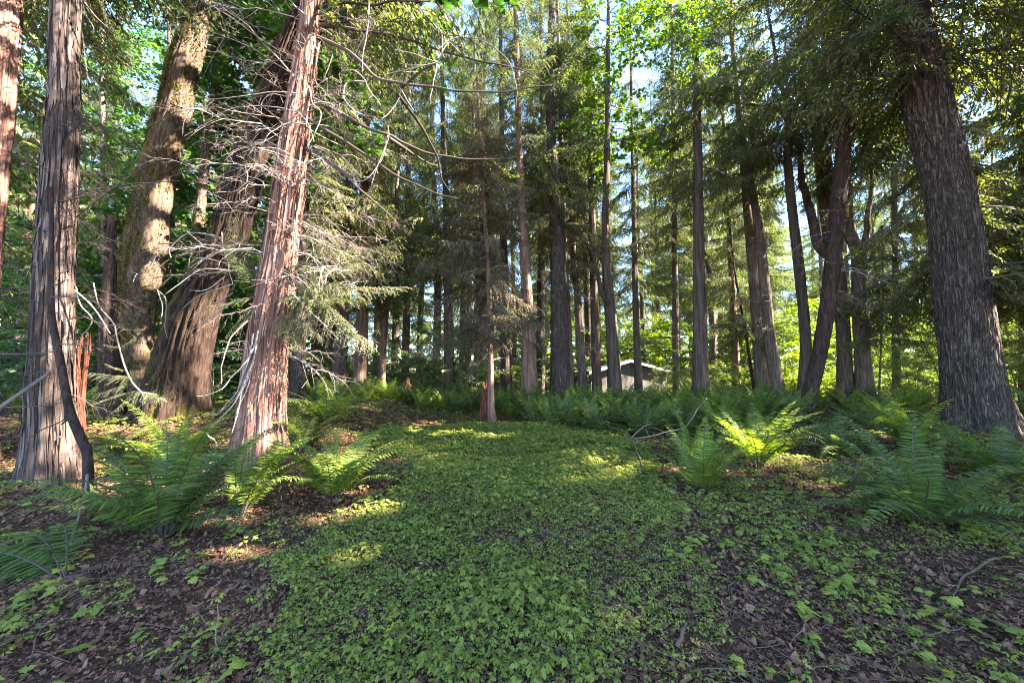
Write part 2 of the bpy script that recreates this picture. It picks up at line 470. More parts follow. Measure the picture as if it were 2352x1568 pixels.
def bare_branch(seed, n2=12, curl=.5, tw=.01):
    """a dead forking branch along +X"""
    r = np.random.default_rng(seed); a = Acc()
    s = np.linspace(0, 1, 8)
    w = r.normal(0, .03, (8, 2)).cumsum(0)
    C = np.stack([s, w[:, 0], .1 * s - .28 * s ** 2 + w[:, 1]], 1)
    acc_arrays(a, tube_arrays(C, tw * (1.2 - s), 4, 0, r.random()))
    for i in range(n2):
        t = r.uniform(.2, 1)
        p = np.array([np.interp(t, s, C[:, k]) for k in range(3)])
        d = unit(np.array([r.uniform(.2, 1), r.choice([-1, 1]) * r.uniform(.3, 1), r.uniform(-.7, .4)]))
        l = r.uniform(.12, .42) * (1.15 - t * .6)
        u = np.linspace(0, 1, 6)[:, None]
        c2 = p + d * l * u + np.array([r.normal(0, .2), r.normal(0, .2), -curl * r.uniform(-.2, 1)]) * l * u ** 2
        acc_arrays(a, tube_arrays(c2, tw * .42 * (1.15 - u[:, 0]), 3, 0, r.random()))
        for k in range(2):
            q = c2[r.integers(2, 5)]
            d3 = unit(d + r.normal(0, .6, 3)); l3 = l * r.uniform(.25, .5)
            c3 = q + d3 * l3 * u + np.array([0, 0, -.4]) * l3 * u ** 2
            acc_arrays(a, tube_arrays(c3[::2], tw * .25, 3, 0, r.random()))
    return a.arrays()

# palmate leaf lying in XY, stalk at the origin, unit length along +X
_pal = [(0, 0), (.12, .10), (.02, .38), (.25, .30), (.38, .52), (.55, .28), (.66, .30), (1, 0), (.66, -.30), (.55, -.28), (.38, -.52), (.25, -.30), (.02, -.38), (.12, -.10)]
def palmate():
    V = np.array([(x, y, -.12 * y * y * 3 - .1 * x * x) for x, y in _pal] + [(.4, 0, .03)])
    n = len(_pal)
    T = np.array([(i, (i + 1) % n, n) for i in range(n)], np.int32)
    return V, np.zeros((0, 4), np.int32), T, np.zeros(0, np.int32), np.zeros(n, np.int32), np.full(n + 1, .5, np.float32)
PAL = palmate()

def maple_branch(seed, nl=90, leaf=.07, tw=.007):
    r = np.random.default_rng(seed); a = Acc()
    s = np.linspace(0, 1, 7)
    w = r.normal(0, .03, (7, 2)).cumsum(0)
    C = np.stack([s, w[:, 0], .12 * s - .2 * s ** 2 + w[:, 1]], 1)
    acc_arrays(a, tube_arrays(C, tw * (1.2 - s), 3, 1, .4))
    P, D = [], []
    for i in range(14):
        t = .15 + .85 * (i + r.random()) / 14
        p = np.array([np.interp(t, s, C[:, k]) for k in range(3)])
        d = unit(np.array([r.uniform(.3, 1), (1 if i % 2 else -1) * r.uniform(.5, 1), r.uniform(-.25, .2)]))
        l = r.uniform(.15, .38) * (1.2 - t * .7)
        u = np.linspace(0, 1, 4)[:, None]
        c2 = p + d * l * u
        acc_arrays(a, tube_arrays(c2, tw * .35, 3, 1, .5))
        k = nl // 14
        uu = r.uniform(.2, 1.05, k)[:, None]
        P.append(p + d * l * uu + r.normal(0, .02, (k, 3))); D.append(np.tile(d, (k, 1)))
    P = np.concatenate(P); D = np.concatenate(D)
    d = unit(D + r.normal(0, .7, D.shape) * [1, 1, .35] + [0, 0, -.25])
    up = unit(np.array([0, 0, 1.]) + r.normal(0, .4, D.shape))
    R = basis(d, up, leaf * r.uniform(.6, 1.25, len(P)))
    acc_arrays(a, inst(PAL, R, P, r.random(len(P))))
    return a.arrays()

CEDAR = [cedar_branch(s, nsec=44, leaf=.046, lw=.40, droop=d, hang=h) for s, d, h in ((1, .25, .5), (2, .38, .8), (3, .48, 1.0), (4, .3, .7), (5, .42, .9))]
CEDAR_FINE = [cedar_branch(s, nsec=64, leaf=.030, lw=.34, droop=d, hang=h, reach=.26, tw=.006) for s, d, h in ((11, .18, .3), (12, .25, .45), (13, .32, .6), (14, .14, .25))]
CEDAR_FAR = [cedar_branch(s, nsec=22, leaf=.085, lw=.42, droop=d, hang=h) for s, d, h in ((21, .3, .6), (22, .4, .9), (23, .5, 1.0))]
MAPLE = [maple_branch(s) for s in (31, 32, 33, 34)]
MAPLE_FAR = [maple_branch(s, 56, .105) for s in (36, 37, 38)]
BARE = [bare_branch(s, 20, .7, .006) for s in (41, 42, 43, 44, 45, 46)]

def grow(tmpls, P, D, L, up=(0, 0, 1), cull=False, rnd=None, r=rng, keep=None):
    """bake branches of random kinds at P along D with length L into one set of arrays"""
    a = Acc()
    k = len(P)
    which = r.integers(0, len(tmpls), k)
    rn = r.random(k) if rnd is None else rnd
    for w in range(len(tmpls)):
        i = np.where(which == w)[0]
        if not len(i): continue
        upv = unit(np.tile(np.asarray(up, float), (len(i), 1)) + r.normal(0, .12, (len(i), 3)))
        R = basis(D[i], upv, L[i])
        # mirror half of them so no two neighbours repeat
        fl = r.random(len(i)) < .5
        R[fl, :, 1] *= -1
        acc_arrays(a, inst(tmpls[w], R, P[i], rn[i]))
    V, Q, T, QM, TM, RR = a.arrays()
    if cull or keep is not None:
        def bad(F):
            c = V[F].mean(1)
            b = np.zeros(len(F), bool)
            if cull: b |= sunlit(c)
            if keep is not None: b |= ~keep(c)
            return b
        if len(Q):
            kq = ~bad(Q); Q, QM = Q[kq], QM[kq]
        if len(T):
            kt = ~bad(T); T, TM = T[kt], TM[kt]
        used = np.zeros(len(V), bool); used[Q.ravel()] = True; used[T.ravel()] = True
        mp = np.cumsum(used) - 1
        V, RR, Q, T = V[used], RR[used], mp[Q].astype(np.int32), mp[T].astype(np.int32)
    return V, Q, T, QM, TM, RR

def near_clear(c):
    """no leaves hanging right in front of the lens"""
    d = c - CAM
    return (np.linalg.norm(d, axis=1) > 3.6)

def crown_points(axis, z0, z1, n, Lbase, Ltop, r, elev=(-.25, .2), power=1.0, side=None):
    """branch roots up a trunk axis (array of points) : conifer habit"""
    z = z0 + (z1 - z0) * r.random(n) ** power
    P = np.stack([np.interp(z, axis[:, 2], axis[:, k]) for k in range(3)], 1)
    th = r.uniform(0, 2 * pi, n)
    if side is not None:
        th = side[0] + r.normal(0, side[1], n)
    f = (z - z0) / (z1 - z0 + 1e-6)
    L = (Lbase * (1 - f) ** .8 + Ltop) * r.uniform(.6, 1.15, n)
    L = L * np.clip(.45 + f * 5, .45, 1)
    D = np.stack([np.cos(th), np.sin(th), r.uniform(elev[0], elev[1], n)], 1)
    return P, D, L

# ------------------------------------------------------------------ trunks
def trunk_arrays(P, rad, segs=20, amp=.04, freq=5, zf=.35, flare=.5, flare_h=.45, lobes=5, seed=0, step=.12, groove=None, lump=0.0):
    """P from the ground upward with radii; fluted, barked surface"""
    P = np.asarray(P, float); rad = np.asarray(rad, float)
    Lc = np.concatenate([[0], np.cumsum(np.linalg.norm(np.diff(P, axis=0), axis=1))])
    n = max(8, int(Lc[-1] / step))
    X = spline(np.concatenate([P, rad[:, None]], 1), n)
    C, r = X[:, :3], np.maximum(X[:, 3], .012)
    s = np.concatenate([[0], np.cumsum(np.linalg.norm(np.diff(C, axis=0), axis=1))])
    tg = unit(np.gradient(C, axis=0))
    ref = np.array([1., 0, 0])
    b = unit(np.cross(tg, ref)); a = np.cross(b, tg)
    th = np.linspace(0, 2 * pi, segs, endpoint=False)
    ct, sn = np.cos(th), np.sin(th)
    R0 = r.max()
    TT, SS = np.meshgrid(th, s)
    ridge = fbm(np.cos(TT) * freq + seed, np.sin(TT) * freq, SS * zf + seed * 1.7, 3)
    ridge = 1 - np.abs(ridge) * 1.6
    big = noise3(np.cos(TT) * 1.3 + seed, np.sin(TT) * 1.3, SS * .5)
    fl = flare * np.exp(-SS / flare_h) * (1 + .45 * np.cos(lobes * TT + seed) * np.exp(-SS / (flare_h * 2.4)) + .3 * np.cos((lobes - 2) * TT + 2 * seed))
    rr = r[:, None] * (.97 + fl + .05 * big) + amp * (ridge - .5) * np.minimum(1, r[:, None] / .2)
    if lump: rr = rr + lump * r[:, None] * np.maximum(0, noise3(np.cos(TT) * 1.1 + 3 + seed, np.sin(TT) * 1.1, SS * .9 + seed)) ** 1.5
    if groove:
        for g0, gd, gw in groove:
            dd = np.angle(np.exp(1j * (TT - g0 - .25 * np.sin(SS * .35))))
            rr = rr * (1 - gd * np.exp(-(dd / gw) ** 2))
    V = C[:, None] + rr[..., None] * (ct[None, :, None] * a[:, None] + sn[None, :, None] * b[:, None])
    i = np.arange(n - 1)[:, None]; j = np.arange(segs)[None]; j2 = (j + 1) % segs
    Q = np.stack([i * segs + j, i * segs + j2, (i + 1) * segs + j2, (i + 1) * segs + j], -1).reshape(-1, 4).astype(np.int32)
    V = V.reshape(-1, 3)
    V = np.concatenate([V, C[-1:] + tg[-1:] * r[-1]])
    T = np.array([[(n - 1) * segs + k, (n - 1) * segs + (k + 1) % segs, n * segs] for k in range(segs)], np.int32)
    return (V, Q, T, np.zeros(len(Q), np.int32), np.zeros(len(T), np.int32), np.full(len(V), .5, np.float32)), C, r

def trace_trunk(tr, Y, height, top_r=.05):
    """picture trace [(px,py,width)] top to bottom at depth Y (or (Ytop,Ybottom)) -> ground-up points and radii"""
    Y0, Y1 = Y if isinstance(Y, tuple) else (Y, Y)
    n = len(tr); pts, rad = [], []
    for i, (px, py, w) in enumerate(tr):
        y = Y0 + (Y1 - Y0) * i / max(1, n - 1)
        p = at(px, py, y)
        c = y / math.hypot(p[0], y)
        i0, i1 = max(0, i - 1), min(n - 1, i + 1)
        lean = math.cos(math.atan2(abs(tr[i1][0] - tr[i0][0]), abs(tr[i1][1] - tr[i0][1]) + 1e-6)) if n > 1 else 1
        pts.append(p); rad.append(.5 * w * y * c * lean / FPX)
    pts, rad = pts[::-1], rad[::-1]
    b = pts[0]
    g = float(ground_h(b[0], b[1])) - .15
    if b[2] > g + .1:
        d = unit(b - pts[1]); d = unit(d * [.5, .5, 1])
        e = b + d * ((b[2] - g) / max(.4, -d[2]))
        pts.insert(0, e); rad.insert(0, rad[0] * 1.04)
    t = pts[-1]
    if height > t[2] + .5:
        d = unit(unit(t - pts[-2]) + [0, 0, .8])
        for f in (.4, 1.0):
            h = (height - t[2]) * f
            pts.append(t + d * (h / d[2])); rad.append(rad[-1] * (1 - f * .5) if f < 1 else top_r)
    return np.array(pts), np.array(rad)

# ------------------------------------------------------------------ tree builder
def shift(arr, b):
    return (arr[0] - np.asarray(b, np.float32),) + tuple(arr[1:])

def limb_arrays(pts_px, Y, r0, r1, sides=8, n=20, mat=0, seed=0):
    pts = [at(px, py, y if y else Y) for px, py, *yy in pts_px for y in [yy[0] if yy else Y]]
    C = spline(np.array(pts), n)
    C = C + np.stack([fbm(np.linspace(0, 6, n) + seed, k * 3.1, seed) for k in range(3)], 1) * r0 * .25
    return tube_arrays(C, np.linspace(r0, r1, n), sides, mat, .5)

from mathutils import Matrix
BARE_MESH = {}
def place(o, p, d, up, s, base=(0, 0, 0), mirror=False):
    B = basis(np.asarray(d, float), np.asarray(up, float), s)
    if mirror: B[:, 1] *= -1
    q = np.asarray(p, float) - np.asarray(base, float)
    o.matrix_local = Matrix(((B[0, 0], B[0, 1], B[0, 2], q[0]), (B[1, 0], B[1, 1], B[1, 2], q[1]), (B[2, 0], B[2, 1], B[2, 2], q[2]), (0, 0, 0, 1)))
    return o

def add_bare(root, base, Pb, D, L, mat, r):
    for p, d, l in zip(Pb, D, L):
        k = int(r.integers(0, len(BARE)))
        if (k, mat) not in BARE_MESH: BARE_MESH[(k, mat)] = make_mesh('dead_branch', [M[mat]], *BARE[k])
        place(link('dead_branch', BARE_MESH[(k, mat)], root), p, unit(d), r.normal(0, .2, 3) + [0, 0, 1], l, base, r.random() < .5)

def tree(name, label, Y, tr, height, mat, cat='tree', segs=20, amp=.03, freq=5, zf=.35, flare=.35, flare_h=.4, lobes=5,
         groove=None, lump=0, crown=None, dead=None, limbs=None, group=None, seed=None, step=.12, top_r=.05, lod=False):
    sd = seed if seed is not None else int(rng.integers(1, 900))
    r = np.random.default_rng(sd + 5)
    P, rad = trace_trunk(tr, Y, height, top_r)
    arr, C, R = trunk_arrays(P, rad, segs, amp, freq, zf, flare, flare_h, lobes, sd * .37, step, groove, lump)
    base = np.array([P[0][0], P[0][1], float(ground_h(P[0][0], P[0][1]))])
    root = empty(name, base)
    tag(root, label, cat, group)
    link('trunk', make_mesh('trunk', [M[mat]], *shift(arr, base)), root)
    if limbs:
        for k, (lp, ly, r0, r1) in enumerate(limbs):
            link('limb', make_mesh('limb', [M[mat]], *shift(limb_arrays(lp, ly, r0, r1, 9, 26, 0, k), base)), root)
    if crown:
        for cr in (crown if isinstance(crown, list) else [crown]):
            z1 = min(cr.get('z1', C[-1, 2]), C[-1, 2] - .2)
            z0 = cr['z0']
            n = cr.get('n', int((z1 - z0) * 8))
            Pb, D, L = crown_points(C, z0, z1, n, cr.get('L0', 2.6), cr.get('L1', .9), r, cr.get('elev', (-.3, .15)), cr.get('pow', 1.0), cr.get('side'))
            A = grow(cr.get('t', CEDAR), Pb, D, L, cull=cr.get('cull', True), r=r, keep=near_clear)
            link('crown', make_mesh('crown', [M[cr.get('m', 'cedar_leaf')], M[cr.get('tm', 'twig')]], *shift(A, base)), root)
    if dead:
        n = dead['n']
        Pb, D, L = crown_points(C, dead['z0'], dead['z1'], n, dead.get('L', 1.2), .3, r, (-.35, .3))
        add_bare(root, base, Pb, D, L, dead.get('m', 'dead_twig'), r)
    return root, C, R, base

# ---- near and prominent trees, traced from the picture at their own depth
tree('cedar_tree', 'pink barked cedar trunk leaning out past the corner beside the fluted grey cedar', 6.2,
     [(8, -20, 104), (-10, 250, 104), (-38, 500, 106), (-62, 800, 112), (-80, 1050, 130)], 24, 'pink_bark', segs=90, amp=.05, freq=11, step=.07,
     crown=dict(z0=8.5, n=70, L0=3.0, side=(2.2, 1.0)), dead=dict(z0=2.5, z1=7, n=10, L=1.2, m='dark_twig'), seed=3)

tB = tree('cedar_tree', 'broad grey cedar with a deep seam down its trunk and one sunlit flank', 5.5,
     [(153, -20, 78), (148, 200, 80), (137, 400, 92), (126, 600, 98), (120, 800, 107), (117, 1000, 124), (116, 1085, 140)], 25, 'grey_bark',
     segs=150, amp=.05, freq=13, zf=.3, step=.045, groove=[(-.72, .28, .22), (.25, .10, .2), (-2.0, .1, .25)], flare=.25,
     crown=dict(z0=9.0, n=80, L0=3.0, side=(2.6, .9)), dead=dict(z0=1.2, z1=7, n=16, L=1.3, m='dark_twig'), seed=12)

tG = tree('cedar_tree', 'reddish stringy barked cedar with pale dead branches beside the fern clumps', 6.4,
     [(714, -20, 47), (706, 100, 52), (696, 180, 57), (684, 270, 65), (669, 370, 72), (658, 470, 76), (645, 570, 84), (631, 680, 92),
      (615, 780, 97), (606, 880, 105), (600, 980, 112), (597, 1062, 124)], 24, 'pink_bark',
     segs=160, amp=.05, freq=14, zf=.3, step=.04, groove=[(-2.1, .34, .2), (-1.3, .07, .12), (-.4, .08, .15)], flare=.22, flare_h=.5, lobes=6,
     crown=dict(z0=7.0, n=70, L0=3.2, side=(.2, 1.3)), seed=21)

MOSSY_CROWN = dict(t=MAPLE, z0=9.0, n=70, L0=3.2, L1=1.6, m='deep_leaf', elev=(-.2, .5), side=(1.4, 1.1))
tD = tree('maple_tree', 'leaning maple trunk ringed with yellow moss left of the dark flared maple', 11.0,
     [(457, -20, 70), (442, 80, 78), (416, 180, 88), (396, 270, 92), (372, 360, 95), (346, 480, 100), (326, 600, 106), (308, 720, 104), (292, 850, 122)],
     22, 'maple_bark', segs=96, amp=.04, freq=7, zf=1.0, step=.06, lump=.3, flare=.3, crown=[dict(MOSSY_CROWN, z0=12.5, n=60), dict(MOSSY_CROWN, z0=4.5, n=34, L0=2.8, side=(1.6, .6))], seed=33)
tE = tree('maple_tree', 'slender mossy maple stem rising between the two thick leaning maples', 12.4,
     [(523, -20, 21), (511, 80, 22), (500, 180, 24), (481, 300, 26), (468, 400, 26), (460, 480, 28), (446, 590, 30), (428, 680, 38), (402, 760, 44), (370, 860, 58)],
     20, 'maple_bark', segs=48, amp=.02, freq=6, zf=1.0, step=.08, lump=.25, crown=dict(MOSSY_CROWN, z0=6, n=60, side=(1.6, .7)), seed=35)
tF = tree('maple_tree', 'massive dark maple leaning right on a flared base behind the reddish cedar', 8.6,
     [(722, -20, 62), (700, 40, 66), (668, 113, 74), (628, 226, 82), (585, 340, 88), (535, 507, 90), (503, 600, 104), (455, 700, 122), (424, 800, 138), (404, 900, 156), (396, 952, 170)],
     23, 'dark_maple_bark', segs=150, amp=.09, freq=11, zf=.9, step=.05, lump=.2, flare=.22, flare_h=.5, lobes=5,
     crown=[dict(MOSSY_CROWN, z0=10, n=70), dict(MOSSY_CROWN, z0=5.5, n=26, L0=2.4, side=(1.4, .6))],
     limbs=[([(690, 130), (740, 60), (820, 20), (930, 8), (1010, -10)], 8.6, .12, .05)], seed=37)

def moss(tt, thr, n, side, size, mat, seed):
    root, C, Rr, base = tt; r = np.random.default_rng(seed)
    i = r.integers(4, len(C) - 2, n); th = side + r.normal(0, 1.15, n)
    nr = np.stack([np.cos(th), np.sin(th), np.zeros(n)], 1)
    ok = fbm(C[i, 2] * .8 + seed, th * 1.6, .5, 3) > thr; i, nr = i[ok], nr[ok]
    P = C[i] + nr * (Rr[i] * r.uniform(.95, 1.07, len(i)))[:, None] + r.normal(0, .05, (len(i), 3)) * [.2, .2, 1]
    D = unit(nr * .6 + r.normal(0, .5, P.shape) + [0, 0, -.5]); S = unit(np.cross(D, r.normal(0, 1, P.shape)))
    L = size * r.uniform(.5, 1.5, len(P)); a = Acc()
    V, Q, rr = leaf_quads(P - nr * .02, D, S, L, L * .5, r.random(len(P))); a.add(V, Q, rnd=rr)
    link('moss', make_mesh('moss', [M[mat]], *shift(a.arrays(), base), smooth=False), root)
M['moss'] = leafmat('moss', [(0, (.05, .048, .012)), (.5, (.12, .105, .02)), (1, (.22, .18, .03))], .3, (1.3, 1.2, .5), .8, .1)
M['moss_dark'] = leafmat('dark_moss', [(0, (.03, .04, .01)), (1, (.11, .12, .025))], .3, (1.3, 1.3, .5), .8, .1)
moss(tD, -.2, 80000, -2.0, .045, 'moss', 3)
moss(tF, .25, 14000, -2.3, .05, 'moss_dark', 8)
moss(tE, -.1, 8000, -2.2, .035, 'moss', 5)

def strips(tt, n, mat, seed, zmax=9):
    root, C, Rr, base = tt; r = np.random.default_rng(seed); a = Acc()
    m = 7; top = int(np.searchsorted(C[:, 2], zmax))
    for k in range(n):
        L = r.integers(5, 22); i0 = r.integers(1, max(2, top - L)); ii = np.linspace(i0, min(i0 + L, len(C) - 1), m)
        c = np.stack([np.interp(ii, np.arange(len(C)), C[:, q]) for q in range(3)], 1); rad = np.interp(ii, np.arange(len(C)), Rr)
        th = r.uniform(0, 6.28) + np.cumsum(r.normal(0, .012, m)); w = r.uniform(.006, .022) * np.sin(np.linspace(.25, 2.9, m))
        u = np.linspace(0, 1, m); off = .012 + (r.uniform(.0, .05) * u ** 4 if r.random() < .5 else r.uniform(0, .05) * (1 - u) ** 4)
        nr = np.stack([np.cos(th), np.sin(th), 0 * th], 1); tn = np.stack([-np.sin(th), np.cos(th), 0 * th], 1)
        p = c + nr * (rad * 1.02 + off)[:, None]
        V = np.stack([p - tn * w[:, None], p + tn * w[:, None]], 1).reshape(-1, 3)
        a.add(V, [(2 * q, 2 * q + 1, 2 * q + 3, 2 * q + 2) for q in range(m - 1)], rnd=r.random())
    link('peeling_bark', make_mesh('peeling_bark', [M[mat]], *shift(a.arrays(), base), smooth=False), root)
M['strip_red'] = rndmat('red_bark_strip', [(0, (.06, .024, .016)), (.6, (.23, .11, .075)), (1, (.42, .26, .2))])
M['strip_grey'] = rndmat('grey_bark_strip', [(0, (.03, .02, .016)), (.6, (.09, .062, .05)), (1, (.18, .13, .108))])
strips(tG, 900, 'strip_red', 4); strips(tB, 800, 'strip_grey', 5)

# broken snag behind
tree('dead_snag', 'dark broken snag standing between the grey cedar and the mossy maple', 8.6,
     [(255, 498, 16), (257, 520, 24), (254, 600, 27), (250, 700, 40), (252, 800, 52), (258, 900, 62)], 0, 'dark_bark', cat='snag', segs=32, amp=.05, freq=5, step=.07, top_r=.04, seed=39)

tree('fir_tree', 'huge furrowed fir trunk leaning left above the ferns on the right', 8.4,
     [(2082, -30, 101), (2095, 67, 110), (2113, 150, 121), (2137, 268, 129), (2170, 402, 132), (2189, 510, 133), (2205, 640, 140), (2218, 760, 147), (2234, 893, 156), (2246, 970, 172)],
     28, 'fir_bark', segs=150, amp=.05, freq=13, zf=2.2, step=.045, flare=.55, flare_h=.4, lobes=5,
     crown=[dict(z0=8, n=110, L0=4.2, L1=1.2, elev=(-.2, .2)), dict(z0=3.4, z1=8, n=26, L0=3.4, L1=2.2, side=(.3, 1.0), t=CEDAR_FINE)],
     dead=dict(z0=3, z1=9, n=8, L=1.4, m='dark_twig'), seed=43)
tree('leaning_tree', 'slim dark reddish trunk tilted steeply in front of the forked twin trunks', 10.0,
     [(1957, -30, 40), (1954, 100, 39), (1940, 300, 40), (1932, 400, 41), (1921, 520, 42), (1904, 680, 41), (1884, 800, 40), (1861, 900, 39), (1842, 968, 40)],
     22, 'dark_bark', segs=64, amp=.018, freq=6, zf=1.2, step=.06, flare=.2,
     crown=dict(z0=9, n=90, L0=3.4), dead=dict(z0=3.4, z1=9, n=16, L=1.5), seed=47)

# ---- the trees of the middle distance
def mid(name, label, Y, tr, h, mat, z0=3.0, n=None, L0=2.5, dead=0, cm='cedar_leaf', t=None, amp=.03, freq=5, zf=.4, seed=1, limbs=None, crown=True, dz=(1.5, 9), tm='twig', dm='dead_twig'):
    cr = dict(z0=z0, L0=L0, m=cm, t=t or CEDAR, tm=tm)
    if n: cr['n'] = n
    return tree(name, label, Y, tr, h, mat, segs=28, amp=amp, freq=freq, zf=zf, step=.12, flare=.12 if name == 'young_cedar' else .3, crown=cr if crown else None,
                dead=dict(z0=dz[0], z1=dz[1], n=dead, L=1.5, m=dm) if dead else None, limbs=limbs, seed=seed)

mid('fir_tree', 'dark fir trunk just right of the reddish cedar, below its green boughs', 12.5, [(692, 660, 26), (688, 760, 30), (683, 890, 38)], 22, 'fir_bark', 4.2, 95, 2.2, 12, seed=101)
mid('fir_tree', 'squat looking black fir base at the back edge of the ferns', 15.5, [(803, 420, 18), (792, 650, 26), (783, 800, 32), (778, 897, 42)], 25, 'fir_bark', 4.4, 120, 2.6, 14, zf=2, freq=9, seed=102)
mid('cedar_tree', 'red brown cedar with a sunlit patch low on its trunk', 16.5, [(842, 250, 18), (836, 450, 22), (833, 650, 26), (830, 800, 31), (826, 893, 38)], 26, 'cedar_bark', 4.0, 125, 2.6, 14, seed=103)
mid('cedar_tree', 'slender curved cedar stem with a pale lit foot above the ferns', 17.5, [(908, 480, 9), (897, 580, 13), (889, 680, 15), (880, 800, 16), (875, 903, 20)], 21, 'cedar_bark', 4.4, 95, 2.1, 18, seed=104)
mid('fir_tree', 'straight grey fir trunk standing alone left of the browned young cedar', 18.0, [(1018, 300, 12), (1024, 450, 15), (1027, 600, 18), (1030, 750, 21), (1032, 908, 26)], 27, 'fir_bark', 6.5, 110, 2.6, 20, zf=1.5, seed=105)
mid('young_cedar', 'young cedar with browned drooping foliage growing from a red rotten stump', 10.6, [(1098, 230, 7), (1112, 480, 9), (1122, 640, 11), (1126, 800, 13), (1127, 925, 17)], 10.5, 'cedar_bark', 2.3, 95, 1.35, 40, 'brown_leaf', amp=.012, seed=106, dz=(1.0, 9))
mid('fir_tree', 'shaded fir trunk half hidden behind the browned young cedar', 20.0, [(1154, 430, 13), (1158, 600, 18), (1160, 750, 22), (1163, 895, 29)], 27, 'fir_bark', 8, 100, 2.6, 14, seed=107)
mid('cedar_tree', 'narrow trunk in the gap between the grey fir and the browned young cedar', 23.0, [(1082, 560, 9), (1078, 700, 12), (1074, 890, 17)], 24, 'slim_bark', 7, 110, 2.4, 10, seed=108)
mid('cedar_tree', 'furrowed brown cedar trunk at the left end of the densest fern bank', 15.0, [(1192, 320, 15), (1198, 450, 18), (1206, 600, 24), (1213, 750, 30), (1217, 905, 40)], 26, 'cedar_bark', 7.5, 95, 2.4, 20, zf=.8, freq=7, seed=109)
mid('fir_tree', 'tall fir with knobbly upper trunk rising the full height in the middle', 16.0, [(1268, -20, 15), (1264, 200, 20), (1269, 400, 25), (1279, 550, 34), (1284, 700, 39), (1287, 897, 48)], 30, 'fir_bark', 8.0, 100, 2.3, 46, amp=.05, zf=1.4, seed=110, dz=(1.6, 16))
mid('cedar_tree', 'darker stem pressed close against the tall knobbly fir', 17.0, [(1296, 560, 13), (1302, 700, 17), (1307, 895, 24)], 22, 'cedar_bark', 5.0, 80, 1.6, 26, 'brown_leaf', seed=111)
mid('cedar_tree', 'slim grey trunk nearest the left corner of the cabin', 20.0, [(1312, 400, 11), (1318, 600, 14), (1328, 700, 17), (1340, 900, 22)], 26, 'slim_bark', 6, 100, 2.5, 12, seed=112)
mid('cedar_tree', 'straight grey trunk crossing the cabin gable left of its window', 19.5, [(1355, 330, 14), (1360, 500, 16), (1365, 700, 19), (1372, 900, 24)], 27, 'grey_bark', 6.5, 100, 2.5, 12, seed=113)
mid('maple_tree', 'crooked trunk with a swollen fork hiding the cabin window', 17.0, [(1394, 380, 14), (1390, 500, 18), (1391, 580, 20), (1398, 680, 26), (1408, 800, 30), (1413, 907, 35)], 24, 'grey_bark', 11, 90, 3.2, 8, 'maple_leaf', MAPLE, seed=114,
    limbs=[([(1398, 700), (1378, 660), (1366, 600), (1352, 540)], 16.8, .12, .06)])
mid('cedar_tree', 'thin straight pole trunk in front of the cabin roof', 20.0, [(1452, 280, 9), (1456, 500, 11), (1460, 700, 15), (1468, 915, 20)], 25, 'slim_bark', 5, 90, 2.2, 12, seed=115)
mid('cedar_tree', 'weathered grey cedar trunk standing clear right of the cabin', 15.0, [(1600, 225, 20), (1603, 400, 23), (1605, 560, 27), (1608, 750, 33), (1610, 932, 44)], 24, 'grey_bark', 9, 90, 2.6, 40, zf=.3, freq=7, seed=116, dz=(3, 13))
mid('cedar_tree', 'small trunk with a bright lit foot between the grey cedar and the dark pair', 22.0, [(1676, 560, 12), (1688, 780, 19), (1693, 918, 25)], 24, 'cedar_bark', 4, 110, 2.4, 14, seed=117)
mid('young_cedar', 'thin dark sapling stem slanting left of the dark trunk pair', 18.0, [(1690, 640, 5), (1712, 760, 7), (1736, 918, 10)], 9, 'dark_bark', 2.2, 60, 1.4, 10, seed=118)
mid('cedar_tree', 'left trunk of the dark pair standing close together', 17.0, [(1696, 250, 13), (1718, 500, 22), (1736, 700, 28), (1753, 922, 34)], 26, 'slim_bark', 8, 80, 2.3, 40, seed=119, dz=(2.5, 13))
mid('cedar_tree', 'right trunk of the dark pair, curving left as it rises', 16.0, [(1705, 300, 14), (1742, 525, 23), (1767, 760, 30), (1788, 912, 38)], 25, 'slim_bark', 8, 80, 2.3, 40, seed=120, dz=(2.5, 12))
mid('forked_tree', 'wavy grey trunk that forks high up, left of the tilted dark trunk', 14.0, [(1790, 175, 10), (1804, 225, 13), (1813, 268, 17), (1809, 368, 21), (1822, 502, 24), (1836, 625, 26), (1849, 760, 28), (1848, 860, 29), (1842, 936, 33)],
    19, 'grey_bark', 10, 70, 2.6, 26, seed=121, dz=(3, 12), limbs=[([(1812, 275), (1795, 252), (1765, 243), (1730, 240), (1695, 238)], 13.8, .13, .04), ([(1812, 268), (1835, 230), (1850, 170), (1858, 90)], 14.1, .10, .05)])
mid('forked_tree', 'left one of the twin grey trunks behind the tilted dark trunk', 15.0, [(1866, 120, 16), (1874, 250, 28), (1886, 350, 38), (1905, 520, 42), (1926, 660, 40), (1938, 780, 37), (1942, 928, 46)], 23, 'slim_bark', 9, 90, 2.8, 20, seed=122,
    limbs=[([(1900, 585), (1880, 560), (1862, 500), (1845, 420), (1838, 330)], 14.8, .2, .08)])
mid('forked_tree', 'right one of the twin grey trunks, with a limb reaching right like an elbow', 14.6, [(1928, 230, 18), (1940, 400, 25), (1951, 525, 31), (1962, 560, 34), (1973, 600, 39), (1974, 692, 38), (1981, 826, 42), (1988, 925, 54)], 21, 'slim_bark', 9, 80, 2.8, 20, seed=123,
    limbs=[([(1983, 575), (2010, 550), (2037, 541), (2060, 535), (2068, 495), (2082, 470), (2117, 446)], 14.4, .13, .04), ([(1980, 572), (1990, 530), (1994, 486), (2004, 430), (2000, 380)], 14.7, .12, .04), ([(1968, 560), (1940, 520), (1918, 450), (1905, 360)], 14.9, .14, .05)])
